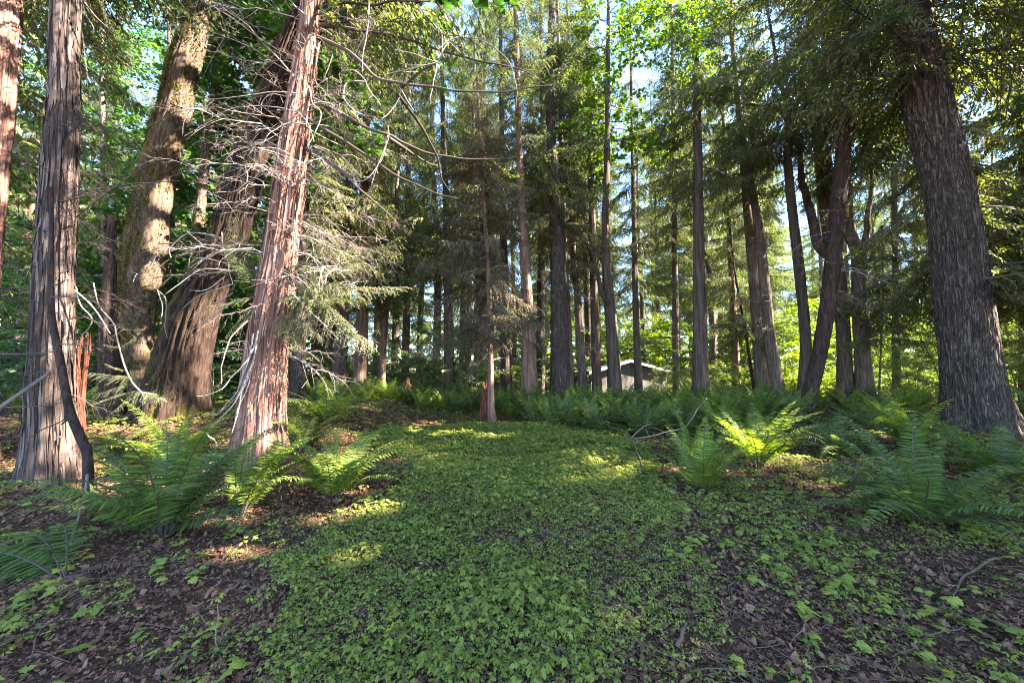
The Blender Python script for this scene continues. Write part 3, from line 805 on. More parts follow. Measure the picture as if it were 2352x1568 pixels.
mid('young_cedar', 'pencil thin pale sapling between the twin trunks and the huge fir', 13.5, [(2028, 600, 3), (2027, 692, 4), (2021, 860, 5), (2017, 930, 7)], 7, 'slim_bark', 2.6, 50, 1.3, 4, amp=.004, seed=124)

mid('cedar_tree', 'drooping cedar whose boughs fill the right edge beyond the huge fir', 12.5, [(2440, 300, 24), (2446, 600, 28), (2452, 920, 36)], 24, 'cedar_bark', 3.0, 170, 3.4, 10, seed=131)
mid('maple_tree', 'broadleaf tree filling the gap left of the mossy leaning maple', 16.0, [(232, -20, 12), (236, 300, 15), (240, 600, 18), (244, 880, 22)], 22, 'slim_bark', 4.5, 90, 3.2, 4, 'deep_leaf', MAPLE, seed=141)
mid('maple_tree', 'broadleaf tree in the gap between the two leaning maples', 18.0, [(388, -20, 12), (392, 300, 15), (396, 600, 18), (398, 880, 22)], 24, 'slim_bark', 5.5, 90, 3.2, 4, 'deep_leaf', MAPLE, seed=142)
mid('cedar_tree', 'leafy cedar half hidden behind the huge fir', 17.5, [(2345, 300, 18), (2350, 600, 22), (2352, 910, 28)], 25, 'cedar_bark', 3.6, 150, 3.0, 10, seed=132)
mid('cedar_tree', 'cedar with lacy crown seen left of the top of the huge fir', 19.0, [(2052, 300, 13), (2056, 600, 17), (2060, 905, 22)], 27, 'slim_bark', 7.5, 120, 2.8, 10, seed=133)
mid('cedar_tree', 'slim cedar with lacy crown left of the weathered grey cedar', 23.0, [(1546, 200, 9), (1550, 600, 14), (1553, 900, 18)], 31, 'slim_bark', 9, 130, 2.6, 12, seed=134)

# ---- slim conifers far back, all alike
proto = {}
def far_proto(k):
    r = np.random.default_rng(500 + k)
    H = r.uniform(28, 36)
    P = np.array([[0, 0, -.6], [r.normal(0, .1), 0, H * .3], [r.normal(0, .3), r.normal(0, .2), H * .65], [r.normal(0, .4), 0, H]])
    arr, C, R = trunk_arrays(P, np.array([.3, .24, .16, .03]), 14, .03, 4, .5, .3, .4, 5, k, .3)
    z0 = [5, 8, 3.5, 9, 6.5][k]
    Pb, D, L = crown_points(C, z0, H, 150, 2.6, 1.0, r, (-.3, .15))
    A = grow(CEDAR, Pb, D, L, r=r)
    me_t = make_mesh('trunk', [M[['slim_bark', 'cedar_bark', 'slim_bark', 'fir_bark', 'slim_bark'][k]]], *arr)
    me_c = make_mesh('crown', [M['far_leaf'], M['twig']], *A)
    return me_t, me_c
PROTO = [far_proto(k) for k in range(5)]

def far_tree(x, y, s, k, label, group, zoff=0):
    z = float(ground_h(x, y)) + zoff
    root = empty('conifer_tree', (x, y, z), rng.uniform(0, 6.28)); root.scale = (s, s, s * rng.uniform(.95, 1.15))
    tag(root, label, 'tree', group)
    link('trunk', PROTO[k][0], root); link('crown', PROTO[k][1], root)
    return root

r = np.random.default_rng(77)
far_px = [(-60, 25), (40, 21), (120, 30), (210, 24), (300, 33), (380, 22), (470, 29), (560, 25), (640, 34), (720, 24), (760, 30), (865, 26), (930, 23), (960, 34), (1000, 28), (1060, 35), (1110, 29),
          (1180, 33), (1240, 25), (1250, 40), (1330, 37), (1400, 40), (1480, 38), (1560, 31), (1640, 27), (1660, 40), (1760, 30), (1900, 41), (2040, 44), (2120, 40), (2300, 42)]
for i, (px, Y) in enumerate(far_px):
    p = at(px, 880, Y)
    far_tree(p[0], Y, r.uniform(.85, 1.15), i % 5, 'slim conifer with lacy crown far back in the dense woods', 'slim conifers far back in the woods')
for i in range(16):
    Y = r.uniform(26, 46); px = -140 + 2050 * (i + r.random()) / 16
    p = at(px, 880, Y)
    far_tree(p[0], Y, r.uniform(.85, 1.15), (i * 3) % 5, 'slim conifer with lacy crown far back in the dense woods', 'slim conifers far back in the woods')
for i in range(46):
    Y = r.uniform(40, 62); px = -150 + 2650 * (i + r.random()) / 46
    p = at(px, 880, Y)
    far_tree(p[0], Y, r.uniform(.9, 1.3), i % 5, 'slim conifer with lacy crown far back in the dense woods', 'slim conifers far back in the woods')

# ---- unseen trees added beside and behind the viewpoint so their canopy shades the clearing
def shade_tree(x, y, H, z0, n, L0, s):
    r = np.random.default_rng(s)
    g = float(ground_h(x, y))
    P = np.array([[x, y, g - .2], [x + r.normal(0, .1), y, H * .35], [x + r.normal(0, .3), y + r.normal(0, .3), H * .7], [x, y, H]])
    arr, C, R = trunk_arrays(P, np.array([.38, .3, .2, .05]), 20, .03, 6, .4, .3, .4, 5, s, .25)
    root = empty('cedar_tree', (x, y, g)); tag(root, 'tall unseen cedar added beside the clearing to shade it', 'tree', 'unseen cedars added to shade the clearing')
    link('trunk', make_mesh('trunk', [M['cedar_bark']], *shift(arr, (x, y, g))), root)
    Pb, D, L = crown_points(C, z0, H, n, L0, 1.0, r, (-.3, .1))
    A = grow(CEDAR_FAR, Pb, D, L, r=r, cull=True, keep=near_clear)
    link('crown', make_mesh('crown', [M['cedar_leaf'], M['twig']], *shift(A, (x, y, g))), root)
for i, (x, y, H, z0, n, L0) in enumerate([(6.0, 1.2, 23, 10, 180, 4.0), (13.5, 3.4, 24, 11, 150, 3.4), (14, 2.5, 25, 4, 200, 4.4), (18.5, -1, 26, 4, 200, 4.4), (20, 6, 26, 4, 200, 4.4),
                                       (24, 1, 27, 5, 200, 4.4), (26, 10, 27, 4, 200, 4.4), (19, 11.5, 25, 4, 190, 4.2), (29, 5, 28, 6, 180, 4.4), (31, 15, 28, 4, 180, 4.4),
                                       (-13.5, 8.5, 22, 3, 140, 3.4)]):
    shade_tree(x, y, H, z0, n, L0, 300 + i)

# ------------------------------------------------------------------ world, sun
w = bpy.data.worlds.new("World"); scn.world = w; w.use_nodes = True
nt = w.node_tree; bg = nt.nodes['Background']
sky = nt.nodes.new('ShaderNodeTexSky'); sky.sky_type = 'NISHITA'; sky.sun_disc = False
sky.sun_elevation = SUN_EL; sky.sun_rotation = radians(90) - SUN_AZ
sky.air_density = 1.0; sky.dust_density = .3; sky.ozone_density = 6.0
nt.links.new(sky.outputs[0], bg.inputs[0]); bg.inputs[1].default_value = .085
sun = bpy.data.lights.new('sun', 'SUN'); sun.energy = 4.2; sun.angle = radians(.55); sun.color = (1, .93, .84)
so = bpy.data.objects.new('sun', sun); COL.objects.link(so)
from mathutils import Vector
so.rotation_euler = Vector(SUN).to_track_quat('Z', 'Y').to_euler(); so.location = (20, -5, 30)
scn.view_settings.view_transform = 'Standard'; scn.view_settings.look = 'None'; scn.view_settings.gamma = 1; scn.view_settings.exposure = 3.95; scn.view_settings.use_white_balance = True; scn.view_settings.white_balance_temperature = 6750
scn.cycles.max_bounces = 6; scn.cycles.diffuse_bounces = 4; scn.cycles.transmission_bounces = 4; scn.cycles.glossy_bounces = 2
scn.cycles.use_denoising = True; scn.cycles.denoising_prefilter = 'NONE'; scn.cycles.filter_width = 1.0; scn.cycles.sample_clamp_indirect = 4; scn.cycles.caustics_reflective = False; scn.cycles.caustics_refractive = False

# ------------------------------------------------------------------ ground
def axis_grid(lo, hi, c0, c1, fine, grow_=1.22):
    a = list(np.arange(c0, c1 + 1e-6, fine)); s = fine
    while a[-1] < hi: s *= grow_; a.append(a[-1] + s)
    s = fine
    while a[0] > lo: s *= grow_; a.insert(0, a[0] - s)
    return np.array(a)
gx = axis_grid(-220, 220, -8, 8, .07); gy = axis_grid(-60, 260, 1.0, 11, .07)
X, Yg = np.meshgrid(gx, gy)
Z = ground_h(X, Yg) + .018 * fbm(X * 5, Yg * 5, 2.2, 3) * (np.hypot(X, Yg) < 20)
V = np.stack([X, Yg, Z], -1).reshape(-1, 3)
nx, ny = len(gx), len(gy)
i = np.arange(ny - 1)[:, None] * nx; j = np.arange(nx - 1)[None]
Q = np.stack([i + j, i + j + 1, i + nx + j + 1, i + nx + j], -1).reshape(-1, 4)
a = Acc(); a.add(V, Q)
tag(link('ground', a.mesh('ground', [M['soil']])), kind='structure')

# ------------------------------------------------------------------ traced dead branches and green boughs of the reddish cedar
def z1(*p): return [(x * .335, y * .335) for x, y in p]
def z2(*p): return [(784 + x * .335, y * .335) for x, y in p]
def z4(*p): return [(x * .335, 525 + y * .335) for x, y in p]

def traced(name, root, base, pts, Y0, Y1, r0, r1, mat, sides=5, wig=.012):
    n = len(pts)
    P = np.array([at(px, py, Y0 + (Y1 - Y0) * k / (n - 1)) for k, (px, py) in enumerate(pts)])
    C = spline(P, max(12, 6 * n)) if n > 2 else spline(P, 10)
    t = np.linspace(0, len(C) * .22, len(C)); q = rng.uniform(0, 50)
    C = C + wig * np.stack([noise3(t, q, k * 4.4) for k in range(3)], 1) * np.linspace(0, 1, len(C))[:, None]
    arr = tube_arrays(C, np.linspace(r0, r1, len(C)), sides, 0, rng.uniform(.55, 1) if mat == 'dead_twig' else rng.random())
    return link(name, make_mesh(name, [M[mat]], *shift(arr, base)), root)

gr, gb = tG[0], tG[3]
PALE = [z1((2120, 590), (2060, 640), (1900, 630), (1700, 655), (1480, 675), (1300, 665), (1180, 640)), z1((2080, 700), (1960, 660), (1840, 650), (1790, 720), (1785, 790)),
        z1((2040, 770), (1900, 735), (1750, 725), (1600, 745), (1450, 800), (1400, 850)), z1((2150, 750), (2030, 800), (1950, 830), (1860, 900)),
        z1((2340, 780), (2200, 830), (2080, 880), (2020, 930), (1900, 960), (1700, 990)), z1((2100, 850), (1950, 850), (1850, 920), (1800, 980)),
        z1((2120, 590), (2140, 700), (2200, 780), (2160, 900), (2100, 1000)), z1((2340, 780), (2280, 720), (2200, 700), (2100, 730)),
        z1((2050, 640), (2000, 720), (2060, 780), (2120, 870), (2150, 980)), z1((2280, 380), (2230, 520), (2170, 590), (2130, 620)),
        z1((1900, 1000), (1800, 960), (1740, 990), (1750, 1080), (1720, 1160)), z1((1680, 1130), (1700, 1230), (1640, 1290), (1590, 1320)), z1((1700, 1210), (1790, 1240), (1815, 1300)),
        z1((2340, 1000), (2200, 930), (2100, 870)), z1((1990, 1060), (1900, 1020), (1800, 1010), (1660, 1040)), z1((1930, 1120), (1850, 1080), (1790, 1120)),
        z2((240, 110), (150, 260), (70, 420), (0, 510)), z2((190, 20), (180, 200), (150, 350), (140, 500)), z2((0, 490), (80, 480), (150, 540), (220, 650), (280, 720)),
        z2((160, 560), (60, 560), (20, 600), (20, 680), (100, 760), (200, 800), (280, 840)), z2((400, 670), (340, 760), (280, 820)), z2((660, 430), (500, 370), (370, 340)), z2((660, 430), (540, 450), (390, 430)),
        z2((640, 435), (480, 470), (300, 520)), z2((640, 440), (540, 490), (430, 495)), z2((655, 440), (640, 530), (620, 640), (600, 720)), z2((665, 430), (690, 330), (680, 200)), z2((660, 400), (740, 300), (800, 350)),
        z2((660, 340), (760, 270), (900, 260), (1050, 330), (1150, 430), (1195, 560), (1205, 750)), z2((320, 860), (320, 960), (250, 1120), (210, 1270), (170, 1400), (165, 1460)),
        z2((50, 1230), (150, 1240), (230, 1170), (290, 1050), (320, 930)), z2((400, 600), (460, 700), (510, 780)),
        z4((1580, 290), (1400, 280), (1250, 360), (1120, 450)), z4((1560, 240), (1400, 200), (1300, 230)), z4((1600, 440), (1450, 530), (1350, 590), (1270, 640)), z4((1640, 480), (1500, 570), (1380, 650), (1280, 740)),
        z4((1520, 20), (1530, 140), (1570, 260), (1590, 380)), z4((1530, 100), (1400, 150), (1200, 190)), z4((1520, 60), (1300, 30), (1170, 130), (1170, 200)), z4((1080, 420), (1110, 520), (1110, 610)), z4((1090, 430), (1140, 500), (1140, 750)),
        z4((2000, 440), (2120, 560), (2250, 680), (2330, 780)), z4((1600, 380), (1480, 420), (1340, 470), (1250, 560)), z4((1540, 330), (1420, 420), (1300, 430)),
        z1((1420, 20), (1600, 130), (1750, 240), (1900, 340), (2000, 380)), z1((380, 0), (500, 90), (560, 220), (580, 400), (610, 560)), z1((440, 0), (560, 70), (660, 230))]
for k, p in enumerate(PALE):
    y = 6.05 + .25 * sin(k * 2.1)
    traced('dead_branch', gr, gb, p, y, y - .35 * cos(k), .0095, .005, 'dead_twig', wig=.03)
rr_ = np.random.default_rng(88)
pz = np.concatenate([rr_.uniform(3.2, 8.5, 60), rr_.uniform(1.6, 3.6, 14)]); Pg = np.stack([np.interp(pz, tG[1][:, 2], tG[1][:, k]) for k in range(3)], 1); thg = rr_.uniform(-2.9, 1.2, 74)
add_bare(gr, gb, Pg, np.stack([np.cos(thg), np.sin(thg), rr_.uniform(-.2, .35, 74)], 1), rr_.uniform(.7, 2.1, 74), 'dead_twig', rr_)
pz = rr_.uniform(1.5, 7, 26); Pg = np.stack([np.interp(pz, tB[1][:, 2], tB[1][:, k]) for k in range(3)], 1); thg = rr_.uniform(-1.9, 1.2, 26)
add_bare(tB[0], tB[3], Pg, np.stack([np.cos(thg), np.sin(thg), rr_.uniform(-.3, .3, 26)], 1), rr_.uniform(.6, 1.5, 26), 'dark_twig', rr_)
LOW = [z4((1700, 630), (1590, 740), (1530, 870), (1520, 1000), (1520, 1060)), z4((1760, 770), (1700, 900), (1600, 1000), (1520, 1100), (1360, 1140)), z4((1750, 860), (1700, 1000), (1640, 1130), (1570, 1240), (1420, 1380)),
       z4((1720, 960), (1670, 1100), (1620, 1280), (1580, 1400)), z4((1740, 900), (1600, 1180), (1490, 1290)), z4((1740, 720), (1690, 950), (1600, 1150), (1500, 1260), (1420, 1280)), z4((1770, 700), (1720, 1000), (1640, 1240), (1600, 1380)),
       z4((1410, 1400), (1460, 1450), (1490, 1490)), z4((1760, 1150), (1700, 1250), (1640, 1290))]
for k, p in enumerate(LOW):
    traced('dead_branch', gr, gb, p, 6.0, 5.7 + .06 * k, .013, .006, 'dead_twig', wig=.05)
DARK = [z2((-220, 170), (0, 190), (250, 230), (520, 290), (720, 360), (1000, 430), (1250, 465), (1400, 570)), z2((-220, 230), (0, 330), (120, 410), (250, 540), (450, 580), (700, 610), (1050, 630), (1250, 620), (1450, 590)),
        z2((-260, 640), (0, 780), (200, 890), (330, 930), (450, 990), (700, 1070), (1000, 1090), (1200, 1070)), z2((-260, 800), (0, 960), (200, 1090), (400, 1220), (600, 1300), (780, 1370)),
        z2((380, 640), (520, 830), (620, 1000), (680, 1180), (760, 1400)), z2((-280, 1000), (0, 1170), (120, 1290), (250, 1410), (380, 1540)), z2((330, 950), (500, 1060), (660, 1150)), z2((400, 600), (470, 560), (540, 480), (650, 430)),
        z4((1700, 450), (1800, 480), (1900, 475), (1990, 420)), z2((-200, 60), (20, 20), (250, 30), (540, 0))]
for k, p in enumerate(DARK):
    traced('branch', gr, gb, p, 6.4, 5.6 if k % 2 else 7.2, .036 if k != 7 else .03, .009, 'dark_twig', 6, .05)

BOUGH_MESH = {}
def bough(root, base, a, b, Y0, Y1, mat='cedar_leaf', k=0, upj=.15, s=1.0, name='bough', tm='twig'):
    if (k, mat, tm) not in BOUGH_MESH: BOUGH_MESH[(k, mat, tm)] = make_mesh('bough', [M[mat], M[tm]], *CEDAR_FINE[k])
    p, q = at(*a, Y0), at(*b, Y1)
    return place(link(name, BOUGH_MESH[(k, mat, tm)], root), p, unit(q - p), rng.normal(0, upj, 3) + [0, -.25, 1], np.linalg.norm(q - p) * s, base, rng.random() < .5)
for k, (a, b, y0, y1) in enumerate([((650, 655), (912, 655), 6.2, 5.8), ((648, 620), (835, 600), 6.3, 6.0), ((655, 640), (852, 770), 6.2, 5.9), ((650, 670), (770, 690), 6.2, 5.7), ((640, 690), (800, 650), 6.3, 6.2),
                                  ((640, 640), (740, 560), 6.3, 6.2), ((660, 700), (760, 760), 6.2, 6.0), ((600, 660), (520, 560), 6.2, 6.0), ((600, 680), (470, 700), 6.2, 5.9), ((590, 640), (540, 500), 6.3, 6.2), ((580, 690), (500, 760), 6.2, 5.9),
                                  ((640, 710), (690, 800), 6.2, 5.9), ((590, 610), (500, 620), 6.3, 6.1), ((670, 660), (850, 690), 6.4, 6.7), ((740, 640), (830, 560), 6.4, 6.7)]):
    bough(gr, gb, a, b, y0, y1, ['cedar_leaf', 'fresh_leaf', 'cedar_leaf'][k % 3], k % 4)

# the bent dark stem and twigs of the grey cedar
br, bb = tB[0], tB[3]
bend = [(118, 430), (118, 525), (117, 625), (119, 725), (131, 793), (144, 860), (161, 944), (188, 1011), (201, 1048), (206, 1110)]
st = empty('dead_sapling', gp(206, 1105)); tag(st, 'bent dark dead stem leaning against the front of the grey cedar', 'dead sapling')
P = np.array([at(px, py, 5.0 - .25 * k / 9) for k, (px, py) in enumerate(bend)]); P[-1, 2] = ground_h(P[-1, 0], P[-1, 1]) - .05
link('stem', make_mesh('stem', [M['dark_bark']], *shift(tube_arrays(spline(P, 60), np.linspace(.02, .055, 60), 10, 0), gp(206, 1105))), st)
for p in (z4((0, 465), (200, 490), (350, 515)), z4((360, 390), (420, 370), (470, 345)), z4((0, 860), (200, 860), (370, 850)), z4((40, 1225), (250, 1215), (440, 1190)), z4((360, 470), (500, 470), (640, 500)), z4((400, 790), (520, 800), (620, 830)), z4((420, 1340), (500, 1280), (330, 1360), (200, 1420))):
    traced('twig', st, gp(206, 1105), p, 4.9, 4.8, .011, .005, 'dark_twig', wig=.02)
for p in (z1((520, 1490), (800, 1270), (1000, 1150), (1250, 1060)), z1((380, 1390), (650, 1330), (900, 1260), (1250, 1250)), z4((510, 420), (640, 540), (760, 720)), z4((520, 400), (560, 530), (630, 620), (560, 750)), z1((580, 20), (700, 160), (860, 290))):
    traced('dead_branch', br, bb, p, 5.4, 5.6, .012, .006, 'dark_twig' if p[0][1] < 520 else 'dead_twig', wig=.03)
pole = empty('leaning_pole', at(-60, 985, 4.6)); tag(pole, 'pale bare pole slanting up across the foot of the grey cedar', 'fallen branch')
pb = np.array(pole.location)
link('stick', make_mesh('stick', [M['dead_twig']], *shift(tube_arrays(spline(np.array([at(-160, 1050, 4.3), at(0, 936, 4.6), at(60, 894, 4.8), at(114, 856, 5.0)]), 30), np.linspace(.03, .02, 30), 8, 0, .3), pb)), pole)

# lit hemlock sapling left
sb = gp(330, 960); hs = empty('hemlock_sapling', sb); tag(hs, 'sunlit sapling with bright green sprays beside the grey cedar', 'sapling')
P = np.array([at(px, py, 6.1) for px, py in z4((640, 370), (680, 530), (780, 650), (800, 740), (850, 930), (910, 1060), (980, 1150))] + [sb + [0, 0, -.05]])
link('stem', make_mesh('stem', [M['dead_twig']], *shift(tube_arrays(spline(P, 50), np.linspace(.009, .019, 50), 7, 0, .7), sb)), hs)
for k, (a, b) in enumerate([((285, 800), (235, 790)), ((300, 870), (190, 850)), ((300, 880), (200, 900)), ((290, 850), (240, 835)), ((310, 900), (215, 930)), ((305, 880), (300, 850)), ((300, 895), (355, 905)), ((290, 860), (265, 900)), ((280, 800), (310, 770)), ((310, 900), (250, 950))]):
    bough(hs, sb, a, b, 6.1, 5.8 + .08 * (k % 3), 'fresh_leaf', k % 4, .3, tm='dead_twig')

# rotten red wood
def stump(label, tr, Y, mat='red_wood', name='rotten_stump', seed=5):
    P, rad = trace_trunk(tr, Y, 0, .02)
    r = np.random.default_rng(seed * 31); H = P[-1, 2] - P[0, 2]; a = Acc()
    for k in range(26):
        th = r.uniform(0, 6.28); q = np.sqrt(r.random()) * .8; h = H * np.clip(r.normal(.62, .25) + (.25 if q < .35 else 0), .2, 1.05)
        m = 9; z = np.linspace(0, 1, m); zz = P[0, 2] + z * h
        cx = np.interp(zz, P[:, 2], P[:, 0]); cy = np.interp(zz, P[:, 2], P[:, 1]); cr = np.interp(zz, P[:, 2], rad)
        C = np.stack([cx + np.cos(th + .3 * z) * q * cr, cy + np.sin(th + .3 * z) * q * cr, zz], 1) + r.normal(0, .006, (m, 3))
        V, Q, T, QM, TM, RR = tube_arrays(C, cr * r.uniform(.22, .5) * (1.02 - z ** 3 * r.uniform(.5, 1.0)) , 5, 0, r.random())
        V = V + .18 * cr.mean() * np.stack([noise3(V[:, 0] * 30, V[:, 1] * 30, V[:, 2] * 9 + k_) for k_ in (0, 5, 9)], 1)
        acc_arrays(a, (V, Q, T, QM, TM, RR))
    o = link(name, make_mesh(name, [M[mat]], *shift(a.arrays(), P[0]), smooth=False))
    o.location = P[0]; tag(o, label, 'stump')
stump('orange red rotten snag standing against the right side of the grey cedar', [(198, 780, 26), (192, 812, 42), (186, 850, 34), (184, 890, 26), (186, 935, 24)], 5.75, seed=4)
stump('small red rotten stump among the ferns left of the browned young cedar', [(938, 866, 9), (934, 882, 22), (932, 912, 27)], 15.0, seed=6)
stump('red rotten stump carrying the browned young cedar', [(1113, 876, 14), (1117, 905, 24), (1121, 940, 34)], 10.75, seed=7)
stump('dark rotten stump below the twin grey trunks', [(1926, 890, 36), (1926, 905, 42), (1926, 930, 46)], 12.5, seed=8)

# bright maple boughs over the clearing
r = np.random.default_rng(91)
mt = [o for o in COL.objects if o.get('label', '').startswith('crooked trunk')][0]
n = 95
px = np.concatenate([r.normal(1560, 50, 70), r.normal(1430, 50, 25)]); py = np.concatenate([r.uniform(-60, 165, 70), r.uniform(-60, 100, 25)])
Pm = np.array([at(x, y, r.uniform(12.5, 15.5)) for x, y in zip(px, py)])
th = r.uniform(0, 2 * pi, n); Dm = np.stack([np.cos(th), np.sin(th), r.uniform(-.3, .3, n)], 1)
link('crown', make_mesh('crown', [M['maple_leaf'], M['twig']], *shift(grow(MAPLE, Pm, Dm, r.uniform(.7, 1.5, n), r=r), mt.location)), mt)

# ------------------------------------------------------------------ ferns
def frond(seed, a0, a1, n=46, wmax=.15, pw=.017, twist=.0):
    r = np.random.default_rng(seed); a = Acc()
    m = 24; s = np.linspace(0, 1, m)
    ang = a0 + (a1 - a0) * s ** 1.15
    yaw = twist * s ** 2
    d = np.stack([np.cos(ang) * np.cos(yaw), np.cos(ang) * np.sin(yaw), np.sin(ang)], 1)
    C = np.concatenate([[[0, 0, 0]], np.cumsum((d[:-1] + d[1:]) * .5 / (m - 1), 0)])
    acc_arrays(a, tube_arrays(C, .006 * (1.25 - s), 4, 1, .3))
    t = np.concatenate([np.linspace(.13, 1, n)] * 2); sd = np.repeat([1, -1], n)
    t = np.clip(t + r.normal(0, .004, 2 * n), .1, 1)
    p = np.stack([np.interp(t, s, C[:, k]) for k in range(3)], 1)
    T = unit(np.stack([np.interp(t, s, d[:, k]) for k in range(3)], 1))
    y = unit(np.cross([0, 0, 1.], T) + 1e-6); y = unit(y)
    nr = np.cross(T, y)
    prof = np.clip((t - .08) / .22, 0, 1) ** .6 * (1 - t) ** .62 * 1.25 + .012
    L = wmax * prof * r.uniform(.85, 1.1, 2 * n)
    W = pw * (.5 + .6 * prof)
    dr = unit(y * sd[:, None] + T * r.uniform(.16, .38, (2 * n, 1)) + nr * (.05 + r.normal(0, .12, (2 * n, 1))))
    wd = unit(T - dr * (T * dr).sum(1, keepdims=True) + nr * r.normal(0, .3, (2 * n, 1)))
    dn = -nr
    L1, W1 = L[:, None], W[:, None]
    b0 = p - wd * W1 * .3; b1 = p + wd * W1 * .42
    q = p + dr * L1 * .5 + dn * L1 * .05
    m0 = q - wd * W1 * .42; m1 = q + wd * W1 * .42
    e = p + dr * L1 + dn * L1 * .22
    V = np.stack([b0, m0, e, m1, b1], 1).reshape(-1, 3)
    k = np.arange(2 * n)[:, None] * 5
    Q = k + np.array([[0, 1, 3, 4]]); Tt = k + np.array([[1, 2, 3]])
    a.add(V, Q, Tt, 0, np.repeat(np.clip(r.normal(.5, .2, 2 * n), 0, 1), 5))
    return a.arrays()
FRONDS = [frond(61, 1.28, .1), frond(62, 1.12, -.25, twist=.3), frond(63, .95, -.5, twist=-.25), frond(64, 1.38, .5), frond(65, .6, -.5, twist=.2), frond(66, 1.15, .1, twist=-.3), frond(67, .35, -.35)]
FROND_MESH = {(k, m): make_mesh('frond', [M[m], M['twig']], *FRONDS[k], smooth=False) for k in range(len(FRONDS)) for m in ('fern', 'fern_dark')}
FROND_LOW = [frond(71, 1.36, .4, 30, .16, .026), frond(72, 1.15, -.1, 30, .16, .026, .3), frond(73, 1.42, .7, 30, .155, .026, -.3), frond(74, .9, -.3, 30, .16, .026)]

M['fern_dead'] = rndmat('dead_fern', [(0, (.06, .03, .018)), (1, (.2, .11, .065))])
for k in (4, 6): FROND_MESH[(k, 'fern_dead')] = make_mesh('frond', [M['fern_dead'], M['twig']], *FRONDS[k], smooth=False)
def fern(label, px, py, L, n, mat='fern', az=None, kinds=(0, 1, 2, 3, 5), extra=(), seed=0, dark=.3):
    r = np.random.default_rng(900 + seed)
    b = gp(px, py); b[2] -= .02
    L *= 1.22; n = int(n * 1.2); root = empty('sword_fern', b); tag(root, label, 'fern')
    for k in range(n):
        th = (2 * pi * (k + r.uniform(-.3, .3)) / n) * 2.399 if az is None else r.uniform(az[0], az[1])
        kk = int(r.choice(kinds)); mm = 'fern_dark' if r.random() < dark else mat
        o = link('frond', FROND_MESH[(kk, mm)], root)
        o.rotation_euler = (r.normal(0, .12), r.normal(0, .1), th); s = L * r.uniform(.72, 1.1); o.scale = (s, s * r.uniform(.85, 1.1), s)
        o.location = (.05 * cos(th), .05 * sin(th), 0)
    for k in range(4 if L > .8 else 0):
        o = link('frond', FROND_MESH[(int(r.choice((4, 6))), 'fern_dead')], root); o.rotation_euler = (r.normal(0, .3), r.uniform(.25, .6), r.uniform(0, 6.28)); s = L * r.uniform(.45, .75); o.scale = (s, s, s); o.location = (0, 0, .03)
        o['label'] = 'withered brown frond hanging at the base'
    for th, kk, s in extra:
        o = link('frond', FROND_MESH[(kk, mat)], root); o.rotation_euler = (r.normal(0, .1), 0, th); s *= 1.15; o.scale = (s, s, s)
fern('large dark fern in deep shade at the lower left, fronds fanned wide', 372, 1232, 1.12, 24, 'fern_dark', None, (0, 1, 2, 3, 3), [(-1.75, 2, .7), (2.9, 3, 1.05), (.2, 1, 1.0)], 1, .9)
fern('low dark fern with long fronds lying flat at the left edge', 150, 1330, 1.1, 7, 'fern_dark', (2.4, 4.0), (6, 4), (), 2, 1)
fern('upright fern with sunlit tips between the grey cedar and the reddish cedar', 400, 1085, 1.05, 22, 'fern', None, (0, 1, 3, 5), (), 3, .2)
fern('glowing yellow green fern right in front of the reddish cedar foot', 545, 1185, 1.0, 15, 'fern', (-.6, 2.6), (0, 3, 5), (), 4, .15)
fern('bright arching fern by the path, just right of the reddish cedar', 765, 1145, .98, 24, 'fern', None, (0, 1, 2, 5), (), 5, .15)
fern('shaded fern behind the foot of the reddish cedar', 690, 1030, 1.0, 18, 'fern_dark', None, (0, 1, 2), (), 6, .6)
fern('tall vase shaped fern at the left back of the clearing', 755, 978, 1.25, 20, 'fern', None, (0, 1, 3, 5), (), 7, .5)
fern('vase shaped fern on a bare stalky base right of the path', 1612, 1128, .86, 18, 'fern', None, (0, 3, 5), [(-.25, 4, .95), (-.9, 4, .7)], 8, .35)
fern('brilliantly sunlit fern with silvery tips right of the path', 1742, 1072, 1.12, 22, 'fern', None, (0, 1, 3, 5), [(-.1, 4, 1.0)], 9, 0)
fern('small sunlit fern tucked behind the vase shaped fern', 1585, 1060, .8, 12, 'fern', None, (0, 3, 5), (), 10, .2)
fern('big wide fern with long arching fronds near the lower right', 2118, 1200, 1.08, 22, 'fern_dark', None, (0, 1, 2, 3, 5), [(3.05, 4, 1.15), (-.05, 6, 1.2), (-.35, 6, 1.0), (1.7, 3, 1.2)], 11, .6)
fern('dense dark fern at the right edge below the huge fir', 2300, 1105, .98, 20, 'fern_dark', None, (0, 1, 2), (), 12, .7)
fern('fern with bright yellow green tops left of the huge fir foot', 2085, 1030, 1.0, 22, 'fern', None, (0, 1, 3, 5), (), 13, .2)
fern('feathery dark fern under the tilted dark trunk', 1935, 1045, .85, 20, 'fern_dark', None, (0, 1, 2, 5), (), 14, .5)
fern('green fern below the weathered grey cedar', 1640, 985, 1.1, 20, 'fern', None, (0, 3, 5), (), 15, .2)
fern('low fern frond clump on the litter under the large right hand fern', 1990, 1225, .4, 7, 'fern', None, (4, 6), (), 16, .2)
fern('tiny fern sprig on the litter below the vase shaped fern', 1600, 1190, .32, 6, 'fern', None, (4, 6), (), 17, .1)
fern('dark fern beyond the feathery one, under the twin trunks', 1990, 990, .9, 18, 'fern_dark', None, (0, 1, 5), (), 18, .5)
fern('fern on the slope between the mossy maple and the fanned dark fern', 270, 1030, .8, 14, 'fern', None, (1, 2, 4), (), 19, .3)

